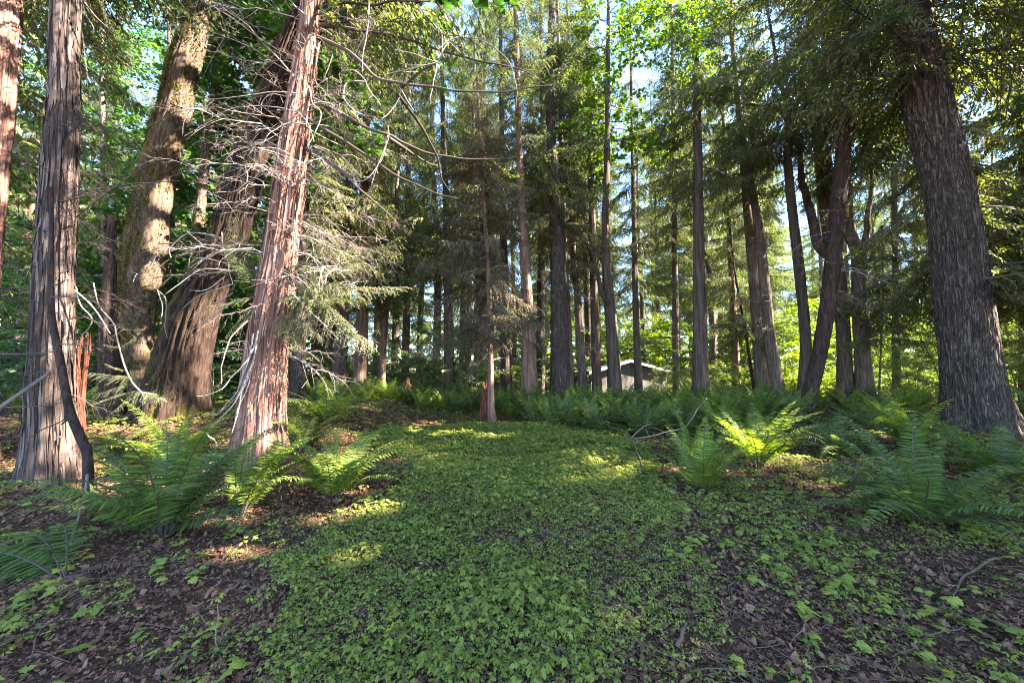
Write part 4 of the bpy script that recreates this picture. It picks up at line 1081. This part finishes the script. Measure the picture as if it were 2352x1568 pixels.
FERN_MESH = []
for k in range(6):
    r = np.random.default_rng(950 + k); a = Acc(); n = 20
    th = 2.399 * np.arange(n) + r.normal(0, .3, n)
    for f in range(n):
        c, s_ = cos(th[f]), sin(th[f]); sc = r.uniform(.7, 1.1)
        R = np.array([[c, -s_, 0], [s_, c, 0], [0, 0, 1]]) * sc
        acc_arrays(a, inst(FROND_LOW[int(r.integers(0, 4))], R[None], np.array([[.05 * c, .05 * s_, 0]]), np.array([r.random()])))
    FERN_MESH.append(make_mesh('sword_fern', [M['fern' if k % 3 else 'fern_dark'], M['twig']], *a.arrays(), smooth=False))
r = np.random.default_rng(951)
cnt = 0
placed = []
def bank(n, x0, x1, y0, y1, dmin, smin, smax, label, group, zone=None):
    k = t = 0
    while k < n and t < n * 60:
        t += 1
        x, y = r.uniform(x0, x1), r.uniform(y0, y1)
        if zone and not zone(x, y): continue
        if any((x - a) ** 2 + (y - b) ** 2 < dmin ** 2 for a, b in placed): continue
        placed.append((x, y)); k += 1
        o = link('sword_fern', FERN_MESH[int(r.integers(0, 6))]); s = r.uniform(smin, smax) * 1.05
        o.location = (x, y, float(ground_h(x, y)) - .02); o.rotation_euler = (0, 0, r.uniform(0, 6.28)); o.scale = (s, s, s * r.uniform(.9, 1.1))
        tag(o, label, 'fern', group)
def front(x):  # near edge of the fern bank (world y) by world x
    return np.interp(x, [-7, -4.5, -3, -1.2, -.3, .4, 1.5, 3.2, 5, 7, 10], [13, 13, 12.6, 12.4, 12.2, 10.6, 9.8, 9.0, 8.6, 9.5, 9.5])
bank(70, .4, 7.2, 8.6, 14.5, .62, .85, 1.2, 'leafy fern massed in the thick bank in front of the cabin', 'ferns of the bank in front of the cabin', lambda x, y: y > front(x))
bank(46, -7.5, .2, 11.8, 16.5, .72, .8, 1.15, 'shaded fern in the loose row across the back of the clearing', 'ferns across the back of the clearing', lambda x, y: y > front(x))
bank(40, 6, 17, 9.5, 17, .85, .8, 1.2, 'shaded fern among the trunks beyond the tilted dark trunk', 'ferns among the right hand trunks', None)
bank(14, -15, -6.5, 9, 15, .9, .7, 1.0, 'dim fern among the roots behind the grey cedar', 'ferns behind the grey cedar', None)
bank(50, -14, 18, 17, 26, 1.1, .9, 1.3, 'distant fern in the dim woods beyond the fern bank', 'ferns in the woods beyond the bank', None)

# ------------------------------------------------------------------ ground cover, litter
POLY = [(870, 985), (1200, 975), (1420, 985), (1500, 1100), (1570, 1240), (1680, 1480), (1560, 1600), (600, 1600), (690, 1420), (670, 1270), (760, 1190), (900, 1160), (960, 1080), (860, 1030)]
def inpoly(x, y, poly):
    c = np.zeros(len(x), bool); n = len(poly)
    for i in range(n):
        (x0, y0), (x1, y1) = poly[i], poly[(i + 1) % n]
        t = ((y0 > y) != (y1 > y)) & (x < (x1 - x0) * (y - y0) / (y1 - y0 + 1e-9) + x0)
        c ^= t
    return c
_LF = [(0, 0), (.2, .1), (.40, .38), (.50, .14), (.68, .24), (1.1, 0), (.68, -.24), (.50, -.14), (.40, -.38), (.2, -.1)]
def leaflet():
    V = np.array([(x, y, -.25 * y * y - .15 * x * x + .05 * abs(y)) for x, y in _LF] + [(.45, 0, -.02)])
    n = len(_LF)
    T = np.array([(i, (i + 1) % n, n) for i in range(n)], np.int32)
    return V, np.zeros((0, 4), np.int32), T, np.zeros(0, np.int32), np.zeros(n, np.int32), np.full(n + 1, .5, np.float32)
LFT = leaflet()
def herb(seed):
    r = np.random.default_rng(seed); a = Acc(); h = r.uniform(.8, 1.2)
    top = np.array([r.normal(0, .1), r.normal(0, .1), h])
    acc_arrays(a, tube_arrays(np.array([[0, 0, -.1], top * .5 + [.03, 0, 0], top]), .018, 3, 1, .5))
    th0 = r.uniform(0, 6)
    for k in range(3):
        th = th0 + k * 2.09 + r.normal(0, .25); L = r.uniform(.35, .65)
        e = top + np.array([cos(th) * L, sin(th) * L, r.uniform(-.05, .3)])
        acc_arrays(a, tube_arrays(np.array([top, e]), .012, 3, 1, .5))
        for m in (-1, 0, 1):
            t2 = th + m * 1.15 + r.normal(0, .15)
            d = np.array([cos(t2), sin(t2), r.uniform(-.4, .05)])
            b = e + np.array([cos(t2), sin(t2), 0]) * .06
            R = basis(unit(d)[None], (np.array([0, 0, 1.]) + r.normal(0, .38, 3))[None], np.array([r.uniform(.36, .62)]))
            acc_arrays(a, inst(LFT, R, b[None], np.array([r.random()])))
    return a.arrays()
HERB = [herb(s) for s in range(200, 208)]
def rosette(seed):
    r = np.random.default_rng(seed); a = Acc()
    for k in range(int(r.integers(3, 6))):
        th = r.uniform(0, 6.28); h = r.uniform(.35, .8); L = r.uniform(.1, .55)
        e = np.array([cos(th) * L, sin(th) * L, h])
        acc_arrays(a, tube_arrays(np.array([[0, 0, -.1], e * [.4, .4, .6], e]), .012, 3, 1, .5))
        d = np.array([cos(th + r.normal(0, .5)), sin(th + r.normal(0, .5)), r.uniform(-.35, .0)])
        R = basis(unit(d)[None], (np.array([0, 0, 1.]) + r.normal(0, .25, 3))[None], np.array([r.uniform(.55, .85)]))
        acc_arrays(a, inst(PAL, R, e[None] - R[:, :, 0] * .3, np.array([r.random()])))
    return a.arrays()
ROS = [rosette(s) for s in range(220, 226)]

def scatter(tm, x, y, s, r, tilt=.15, zoff=0.0, rn=None):
    n = len(x); th = r.uniform(0, 2 * pi, n)
    up = unit(np.stack([r.normal(0, tilt, n), r.normal(0, tilt, n), np.ones(n)], 1))
    d = np.stack([np.cos(th), np.sin(th), np.zeros(n)], 1); d = unit(d - up * (d * up).sum(1, keepdims=True))
    a = Acc(); w = r.integers(0, len(tm), n); z = ground_h(x, y) + zoff
    rn = r.random(n) if rn is None else rn
    P = np.stack([x, y, z], 1)
    for k in range(len(tm)):
        i = np.where(w == k)[0]
        if len(i): acc_arrays(a, inst(tm[k], basis(d[i], up[i], s[i]), P[i], rn[i]))
    return a.arrays()

r = np.random.default_rng(401)
n = 420000
y = 1.3 + 13.5 * r.random(n) ** 1.25; x = r.uniform(-1.25, 1.25, n) * (y + .6)
px, py, f = proj(np.stack([x, y, ground_h(x, y)], 1))
jx, jy = 70 * noise3(x * 1.6, y * 1.6, 1.1) * 3 / np.maximum(y, 2), 30 * noise3(x * 1.6, y * 1.6, 7.7) * 3 / np.maximum(y, 2)
ins = inpoly(px + jx, py + jy, POLY)
patch = fbm(x * 1.3, y * 1.3, 4.4, 3)
dens = np.where(ins, np.where(patch > -.75, .95, .35), np.where((px > 1500) & (py > 1050), np.where(patch > .0, .30, .06), np.where((px < 900) & (py > 1100), np.where(patch > .35, .2, .02), .10)))
bald = np.hypot(px - 1560, (py - 1560) * 1.2) < 130
dens = np.where(bald, .2, dens)
# about even cover per square metre: thin out the nearest rows of candidates
area = (y - 1.3 + .05) ** (1 - 1 / 1.25) * 1.25 * 13.5 ** (1 / 1.25) * 2.5 * (y + .6)
keepp = np.clip(area / area.max() * 1.15, 0, 1)
ok = r.random(n) < dens * keepp
x, y, ins2 = x[ok], y[ok], ins[ok]
big_ = r.random(len(x)) < .1
hz = np.where(big_, 1.2, .72) * np.where(ins2, r.uniform(.036, .078, len(x)), r.uniform(.03, .07, len(x))) * (1 + .55 * sst(3, 8, y)) * (1 + .45 * noise3(x * 1.1, y * 1.1, 2.2))
tone = np.clip(.5 + .5 * noise3(x * 1.2, y * 1.2, 5.5) + r.normal(0, .25, len(x)), 0, 1)
print('herbs', len(x))
tag(link('ground_cover', make_mesh('ground_cover', [M['cover_leaf'], M['twig']], *scatter(HERB, x, y, hz, r, .15, rn=tone), smooth=False)), kind='stuff')
tag(bpy.data.objects['ground_cover'], 'low carpet of small lobed green leaves over the path', 'ground cover')

n = 9000
y = 1.3 + 8 * r.random(n) ** 1.1; x = r.uniform(-1.2, 1.3, n) * (y + .6)
px, py, f = proj(np.stack([x, y, ground_h(x, y)], 1))
patch = fbm(x * 1.1 + 9, y * 1.1, 6.4, 3)
ok = (r.random(n) < np.where(px > 1450, np.where(patch > -.1, .30, .07), np.where(px < 800, np.where(patch > .3, .2, .03), .04)) * np.clip((y + .6) / 5, .25, 1)) & (py > 1050)
x, y = x[ok], y[ok]
tag(link('broadleaf_weeds', make_mesh('broadleaf_weeds', [M['cover_leaf'], M['twig']], *scatter(ROS, x, y, r.uniform(.06, .11, len(x)), r, .2), smooth=False)), 'scattered low palm shaped leaves on the brown litter', 'weeds', kind='stuff')

# leaf litter : curled dead leaves, flakes and twiglets
def curl(t, c):
    V = t[0].copy(); V[:, 2] += c * (V[:, 1] ** 2 * 2 + (V[:, 0] - .4) ** 2 * 1.3)
    return (V,) + tuple(t[1:])
def flake(seed):
    r = np.random.default_rng(seed); n = 7; th = np.sort(r.uniform(0, 2 * pi, n))
    V = np.stack([.5 + .5 * np.cos(th) * r.uniform(.7, 1.1, n), r.uniform(.12, .4) * np.sin(th) * r.uniform(.6, 1.1, n), r.normal(0, .07, n)], 1)
    V = np.concatenate([V, [[.5, 0, r.normal(0, .1)]]])
    T = np.array([(i, (i + 1) % n, n) for i in range(n)], np.int32)
    return V, np.zeros((0, 4), np.int32), T, np.zeros(0, np.int32), np.zeros(n, np.int32), np.full(n + 1, .5, np.float32)
FL = [flake(k) for k in range(14)] + [curl(LFT, .9), curl(LFT, -.7), curl(PAL, .9)]
n = 150000
y = 1.2 + 13 * r.random(n) ** 1.5; x = r.uniform(-1.3, 1.3, n) * (y + .6)
arr = scatter(FL, x, y, (.016 + .05 * r.random(n) ** 2.6) * np.where(y > 4, 1.4, 1), r, .5, .012)
tag(link('leaf_litter', make_mesh('leaf_litter', [M['litter']], *arr, smooth=False)), 'brown fallen leaves and bark flakes covering the ground', 'litter', kind='stuff')
n = 1100
yy = 1.2 + 9 * r.random(n) ** 1.3; xx = r.uniform(-1.3, 1.3, n) * (yy + .6); ok = fbm(xx * .9, yy * .9, 12.1) > -.1; xx, yy = xx[ok], yy[ok]
tag(link('dead_leaves', make_mesh('dead_leaves', [M['litter']], *scatter([curl(PAL, .5), curl(PAL, -.5), curl(PAL, .9)], xx, yy, r.uniform(.03, .075, len(xx)), r, .25, .012), smooth=False)), 'curled brown maple leaves lying on the litter', 'dead leaves', kind='stuff')
TW = []
for k in range(6):
    c = np.cumsum(np.concatenate([[[0, 0, 0]], np.array([1, 0, 0]) * .25 + r.normal(0, .05, (4, 3)) * [0, 1, .4]]), 0)
    TW.append(tube_arrays(c, np.array([.012, .012, .011, .009, .006]), 4, 0, .5))
n = 9000
y = 1.2 + 11 * r.random(n) ** 1.4; x = r.uniform(-1.3, 1.3, n) * (y + .6)
ok = r.random(n) < np.where(fbm(x * .8, y * .8, 3.1) > 0, 1, .45); x, y = x[ok], y[ok]
tag(link('twig_litter', make_mesh('twig_litter', [M['ground_twig']], *scatter(TW, x, y, r.uniform(.08, .42, len(x)) * r.random(len(x)) ** .5, r, .16, .02, rn=r.random(len(x)) * .6))), 'thin dry twigs strewn over the litter', 'twigs', kind='stuff')

# larger sticks on the ground
def ground_stick(label, pts, r0, r1, mat='ground_twig', lift=.03, forks=2):
    P = np.array([gp(*p) for p in pts]); b = P[0].copy(); root = empty('fallen_branch', b); tag(root, label, 'branch')
    C = spline(P, 26); C[:, 2] = ground_h(C[:, 0], C[:, 1]) + lift + .01 * np.sin(np.arange(26) * .5)
    link('stick', make_mesh('stick', [M[mat]], *shift(tube_arrays(C, np.linspace(r0, r1, 26) * .8, 7, 0, rng.random() * .5), b)), root)
    for k in range(forks):
        i = int(rng.integers(8, 22)); d = unit(unit(C[i + 1] - C[i]) + rng.normal(0, .5, 3) + [0, 0, .25]); l = rng.uniform(.12, .4)
        c2 = C[i] + d * l * np.linspace(0, 1, 8)[:, None] + rng.normal(0, .006, (8, 3))
        link('side_twig', make_mesh('side_twig', [M[mat]], *shift(tube_arrays(c2, np.linspace(r1 * .8, r1 * .4, 8), 5, 0, rng.random()), b)), root)
ground_stick('pale broken stick standing out at the bottom edge of the path', [(1555, 1500), (1567, 1470), (1576, 1440)], .016, .012, forks=0)
ground_stick('long thin stick lying left of the dark fanned fern', [(10, 1190), (110, 1140), (240, 1095)], .014, .008)
ground_stick('thin stick lying below the vase shaped fern', [(1490, 1150), (1540, 1135), (1590, 1118)], .011, .006)
ground_stick('crooked twig among broad leaves at the lower right', [(2290, 1290), (2220, 1330), (2190, 1380)], .013, .007)
ground_stick('forked pale twig at the bottom right corner', [(2180, 1490), (2120, 1470), (2030, 1480)], .011, .006)
ground_stick('curved twig at the bottom middle beside the path', [(1330, 1560), (1400, 1545), (1480, 1550)], .010, .006)
ground_stick('slanting twig in the dark litter at the bottom left', [(440, 1545), (510, 1490), (570, 1460)], .010, .006)
ground_stick('thin stick across the litter left of the bright arching fern', [(600, 1180), (660, 1190), (710, 1196)], .009, .005)

# leaning pale stick at the left
b = gp(150, 1262); st = empty('leaning_stick', b); tag(st, 'slim pale stick propped upright in the dark fern at the left', 'branch')
link('stick', make_mesh('stick', [M['dead_twig']], *shift(tube_arrays(spline(np.array([b + [0, 0, -.05], at(176, 1205, 3.6), at(196, 1130, 3.9), at(201, 1090, 4.2)]), 20), np.linspace(.010, .014, 20), 7, 0, .35), b)), st)

# dead sapling right of the path
b = gp(1480, 1090); st = empty('dead_sapling', b); tag(st, 'forked leafless sapling bending over the edge of the path', 'dead sapling')
for p, r0, r1 in (([(1480, 1092), (1470, 1060), (1456, 1020), (1447, 1002)],   .013, .010), ([(1447, 1002), (1430, 990), (1409, 982), (1372, 962), (1345, 940)], .0124, .006), ([(1450, 1005), (1469, 987), (1494, 970)], .0115, .006),
                  ([(1455, 1008), (1490, 1002), (1522, 995), (1572, 982), (1597, 947), (1625, 917)], .0125, .006), ([(1490, 1003), (1484, 975), (1492, 950)], .008, .004)):
    traced('branch' if r0 < .0128 else 'stem', st, b, p, 5.7, 5.6, r0, r1, 'twig', 6, .03)

# ------------------------------------------------------------------ understory
def shrub_mesh(seed, H, W, tm, mat, n, name='foliage'):
    r = np.random.default_rng(seed)
    z = H * r.random(n) ** .8; rad = W * np.sqrt(r.random(n)) * np.clip(1.15 - z / H * .6, .3, 1)
    th = r.uniform(0, 2 * pi, n)
    P = np.stack([np.cos(th) * rad * .55, np.sin(th) * rad * .55, z], 1)
    D = unit(np.stack([np.cos(th), np.sin(th), r.uniform(-.2, .5, n)], 1))
    return make_mesh(name, [M[mat], M['twig']], *grow(tm, P, D, r.uniform(.6, 1.2, n) * W * .55, r=r))
def stems_mesh(seed, H, k, mat='slim_bark'):
    r = np.random.default_rng(seed); a = Acc()
    for i in range(k):
        th = r.uniform(0, 6.28); e = np.array([cos(th), sin(th), 0]) * H * r.uniform(.1, .3) + [0, 0, H * r.uniform(.7, .95)]
        acc_arrays(a, tube_arrays(spline(np.array([[0, 0, -.3], e * [.35, .35, .5], e]), 12), np.linspace(.03, .008, 12), 6, 0))
    return make_mesh('stems', [M[mat]], *a.arrays())
M['glow_leaf'] = leafmat('vine_maple_leaf', [(0, (.11, .17, .015)), (1, (.21, .29, .03))], .55, (1.5, 1.5, .35), .45)
M['blue_leaf'] = leafmat('shade_leaf', [(0, (.09, .15, .06)), (1, (.16, .23, .1))], .48, (1.4, 1.5, .8), .45)
SH = {'bright': [(shrub_mesh(600 + k, 5.5, 3.0, MAPLE_FAR, 'glow_leaf', 75), stems_mesh(610 + k, 5, 5)) for k in range(3)],
      'low': [(shrub_mesh(620 + k, 1.8, 1.7, MAPLE_FAR, 'glow_leaf', 40), stems_mesh(630 + k, 1.6, 4)) for k in range(2)],
      'cool': [(shrub_mesh(640 + k, 2.2, 2.0, MAPLE_FAR, 'blue_leaf', 55), stems_mesh(650 + k, 2, 4)) for k in range(3)],
      'hem': [(shrub_mesh(660 + k, 3.2, 1.8, CEDAR_FAR, 'far_leaf', 60), stems_mesh(670 + k, 3.2, 2)) for k in range(2)],
      'green': [(shrub_mesh(680 + k, 7, 3.2, MAPLE_FAR, 'deep_leaf', 80), stems_mesh(690 + k, 6.5, 4)) for k in range(2)]}
r = np.random.default_rng(701)
def shrubs(kind, n, pxr, Yr, name, label, cat, group, sm=(.8, 1.25)):
    for i in range(n):
        px = pxr[0] + (pxr[1] - pxr[0]) * (i + r.random()) / n; Y = r.uniform(*Yr)
        p = at(px, 880, Y); root = empty(name, (p[0], Y, float(ground_h(p[0], Y))), r.uniform(0, 6.28))
        s = r.uniform(*sm); root.scale = (s, s, s); tag(root, label, cat, group)
        f, st = SH[kind][i % len(SH[kind])]
        link('foliage', f, root); link('stems', st, root)
shrubs('bright', 24, (1430, 2420), (27.5, 38), 'vine_maple', 'tall glowing yellow green bush behind the right hand trunks', 'bush', 'bright bushes behind the right hand trunks')
shrubs('low', 18, (1640, 2420), (20, 28), 'low_shrub', 'low yellow green shrub behind the ferns on the right', 'shrub', 'low bright shrubs on the right')
shrubs('cool', 26, (560, 1340), (20, 34), 'low_shrub', 'cool green shrub in the dim woods behind the fern row', 'shrub', 'cool green shrubs in the woods')
shrubs('green', 14, (60, 700), (14, 28), 'vine_maple', 'tall green broadleaf bush between the leaning maples', 'bush', 'green bushes behind the leaning maples')
shrubs('cool', 14, (-100, 600), (13, 24), 'low_shrub', 'dim low shrub behind the left hand trunks', 'shrub', 'dim shrubs behind the left hand trunks')
shrubs('hem', 4, (1590, 1690), (19, 23), 'young_hemlock', 'small dark hemlock growing around the cabin', 'sapling', 'small hemlocks around the cabin', (.6, .95))
shrubs('hem', 3, (1515, 1610), (21, 24.5), 'young_hemlock', 'small hemlock added to shade the lit cabin wall', 'sapling', 'hemlocks added to shade the cabin wall', (.5, .7))  # added saplings that narrow the sunlit part of the cabin wall
shrubs('hem', 7, (2040, 2440), (13, 20), 'young_hemlock', 'small hemlock behind the huge fir', 'sapling', 'small hemlocks behind the huge fir')
shrubs('hem', 10, (660, 1180), (17, 26), 'young_hemlock', 'small hemlock in the dim middle woods', 'sapling', 'small hemlocks in the middle woods')
shrubs('bright', 8, (1180, 1480), (28, 40), 'vine_maple', 'pale green bush far behind the middle trunks', 'bush', 'pale bushes behind the middle trunks')

# far wood that reads as one mass
n = 5600
th = r.uniform(-1.25, 1.25, n); R_ = r.uniform(62, 95, n); z = 17 * r.random(n) ** 1.3 - .5
P = np.stack([np.sin(th) * R_, np.cos(th) * R_, z], 1)
t2 = r.uniform(0, 2 * pi, n); D = np.stack([np.cos(t2), np.sin(t2), r.uniform(-.3, .2, n)], 1)
tag(link('distant_woods', make_mesh('distant_woods', [M['far_leaf'], M['twig']], *grow(CEDAR_FAR, P, D, r.uniform(2.5, 5, n), r=r))), 'hazy green mass of far off woods closing the view', 'woods', kind='stuff')

# ------------------------------------------------------------------ cabin
m, nt = nt_new('cabin_paint'); v = mapping(nt, (1.2, 1.2, 9)); finish(nt, ramp(nt, noise(nt, v, 2, 4), [(.3, (.065, .054, .045)), (.7, (.11, .092, .078))]), .8); M['cabin'] = m
m, nt = nt_new('roofing'); v = mapping(nt, (3, 8, 3)); finish(nt, ramp(nt, noise(nt, v, 3, 4), [(.3, (.025, .024, .02)), (.7, (.06, .056, .046))]), .9); M['roof'] = m
m, nt = nt_new('white_trim'); finish(nt, (.42, .41, .39), .7); M['trim'] = m
m, nt = nt_new('window_glass'); finish(nt, (.015, .018, .02), .06, spec=.6); M['glass'] = m
def boxv(x0, x1, y0, y1, z0, z1):
    V = np.array([(x, y, z) for x in (x0, x1) for y in (y0, y1) for z in (z0, z1)])
    return V, np.array([(0, 1, 3, 2), (4, 6, 7, 5), (0, 4, 5, 1), (2, 3, 7, 6), (0, 2, 6, 4), (1, 5, 7, 3)])
CY0, CY1 = 26.0, 32.0
gz = float(ground_h(8.3, 26)); XL, XR, XT = 5.1, 11.5, 8.1; ZE, ZT = 1.52 - gz, 2.26 - gz
cab = empty('cabin', (8.3, CY0, gz), radians(20)); tag(cab, 'small grey clapboard cabin with a low gable roof behind the fern bank', 'cabin')
def cl(V): return np.asarray(V, float) - [8.3, CY0, 0]
def roofz(x): return np.interp(x, [XL, XT, XR], [ZE, ZT, ZE])
a = Acc(); z = -.3
while z < ZT - .05:      # lap boards
    z2_ = min(z + .14, ZT - .02)
    xl = XL if z2_ < ZE else XL + (XT - XL) * (z2_ - ZE) / (ZT - ZE); xr = XR if z2_ < ZE else XR - (XR - XT) * (z2_ - ZE) / (ZT - ZE)
    if xr - xl > .1:
        V = np.array([(xl, CY0, z), (xr, CY0, z), (xr, CY0 + .02, z2_), (xl, CY0 + .02, z2_), (xl, CY0 + .06, z), (xr, CY0 + .06, z), (xr, CY0 + .06, z2_), (xl, CY0 + .06, z2_)])
        a.add(cl(V), [(0, 1, 2, 3), (4, 7, 6, 5), (0, 4, 5, 1), (3, 2, 6, 7), (0, 3, 7, 4), (1, 5, 6, 2)])
    z += .142
for x in (XL, XR - .06):
    V, Q = boxv(x, x + .06, CY0 + .07, CY1, -.3, ZE - .01); a.add(cl(V), Q)
V, Q = boxv(XL, XR, CY1 + .005, CY1 + .06, -.3, ZE); a.add(cl(V), Q)
link('wall', a.mesh('wall', [M['cabin']], smooth=False), cab)
a = Acc()
for s, xe in ((-1, XL - .35), (1, XR + .35)):
    ze = ZT - abs(xe - XT) * (ZT - ZE) / (XT - XL if s < 0 else XR - XT) + .03
    V = np.array([(XT, y, ZT + .03 + dz) if t else (xe, y, ze + dz) for y in (CY0 - .35, CY1 + .3) for t in (0, 1) for dz in (0, .07)])
    a.add(cl(V), [(0, 2, 3, 1), (4, 5, 7, 6), (0, 1, 5, 4), (2, 6, 7, 3), (1, 3, 7, 5), (0, 4, 6, 2)])
rf = link('roof', a.mesh('roof', [M['roof']], smooth=False), cab)
a = Acc()
for s, xe in ((-1, XL - .36), (1, XR + .36)):
    ze = ZT - abs(xe - XT) * (ZT - ZE) / (XT - XL if s < 0 else XR - XT) + .02
    V = np.array([(XT, y, ZT + .01 + dz) if t else (xe, y, ze + dz - .01) for y in (CY0 - .385, CY0 - .355) for t in (0, 1) for dz in (-.09, .085)])
    a.add(cl(V), [(0, 2, 3, 1), (4, 5, 7, 6), (0, 1, 5, 4), (2, 6, 7, 3), (1, 3, 7, 5), (0, 4, 6, 2)])
link('fascia', a.mesh('fascia', [M['trim']], smooth=False), cab)
wx0, wx1, wz0, wz1 = 6.5, 7.25, 1.02 - gz, 1.68 - gz
wn = link('window', None, cab) if False else None
a = Acc()
for (x0, x1, z0, z1_) in ((wx0, wx1, wz0, wz0 + .06), (wx0, wx1, wz1 - .06, wz1), (wx0, wx0 + .06, wz0 + .06, wz1 - .06), (wx1 - .06, wx1, wz0 + .06, wz1 - .06), (wx0 + .06, wx1 - .06, (wz0 + wz1) / 2 - .02, (wz0 + wz1) / 2 + .02)):
    V, Q = boxv(x0, x1, CY0 - .05, CY0 + .01, z0, z1_); a.add(cl(V), Q)
wn = link('window', a.mesh('window', [M['trim']], smooth=False), cab)
a = Acc(); V, Q = boxv(wx0 + .06, wx1 - .06, CY0 - .02, CY0 - .01, wz0 + .06, wz1 - .06); a.add(cl(V), Q)
link('pane', a.mesh('pane', [M['glass']], smooth=False), wn)

bp = np.array([9.2, 23.8, float(ground_h(9.2, 23.8))]); pile = empty('brush_pile', bp); tag(pile, 'heap of brown brush and dead boughs in front of the cabin wall', 'brush pile')
n = 30; P = np.stack([r.uniform(-.9, 2.2, n), r.uniform(-.6, .6, n), r.uniform(0, .5, n)], 1); th = r.uniform(0, 6.28, n)
link('boughs', make_mesh('boughs', [M['brown_leaf'], M['twig']], *grow(CEDAR_FAR, P, np.stack([np.cos(th), np.sin(th), r.uniform(-.4, .6, n)], 1), r.uniform(.6, 1.3, n), r=r)), pile)
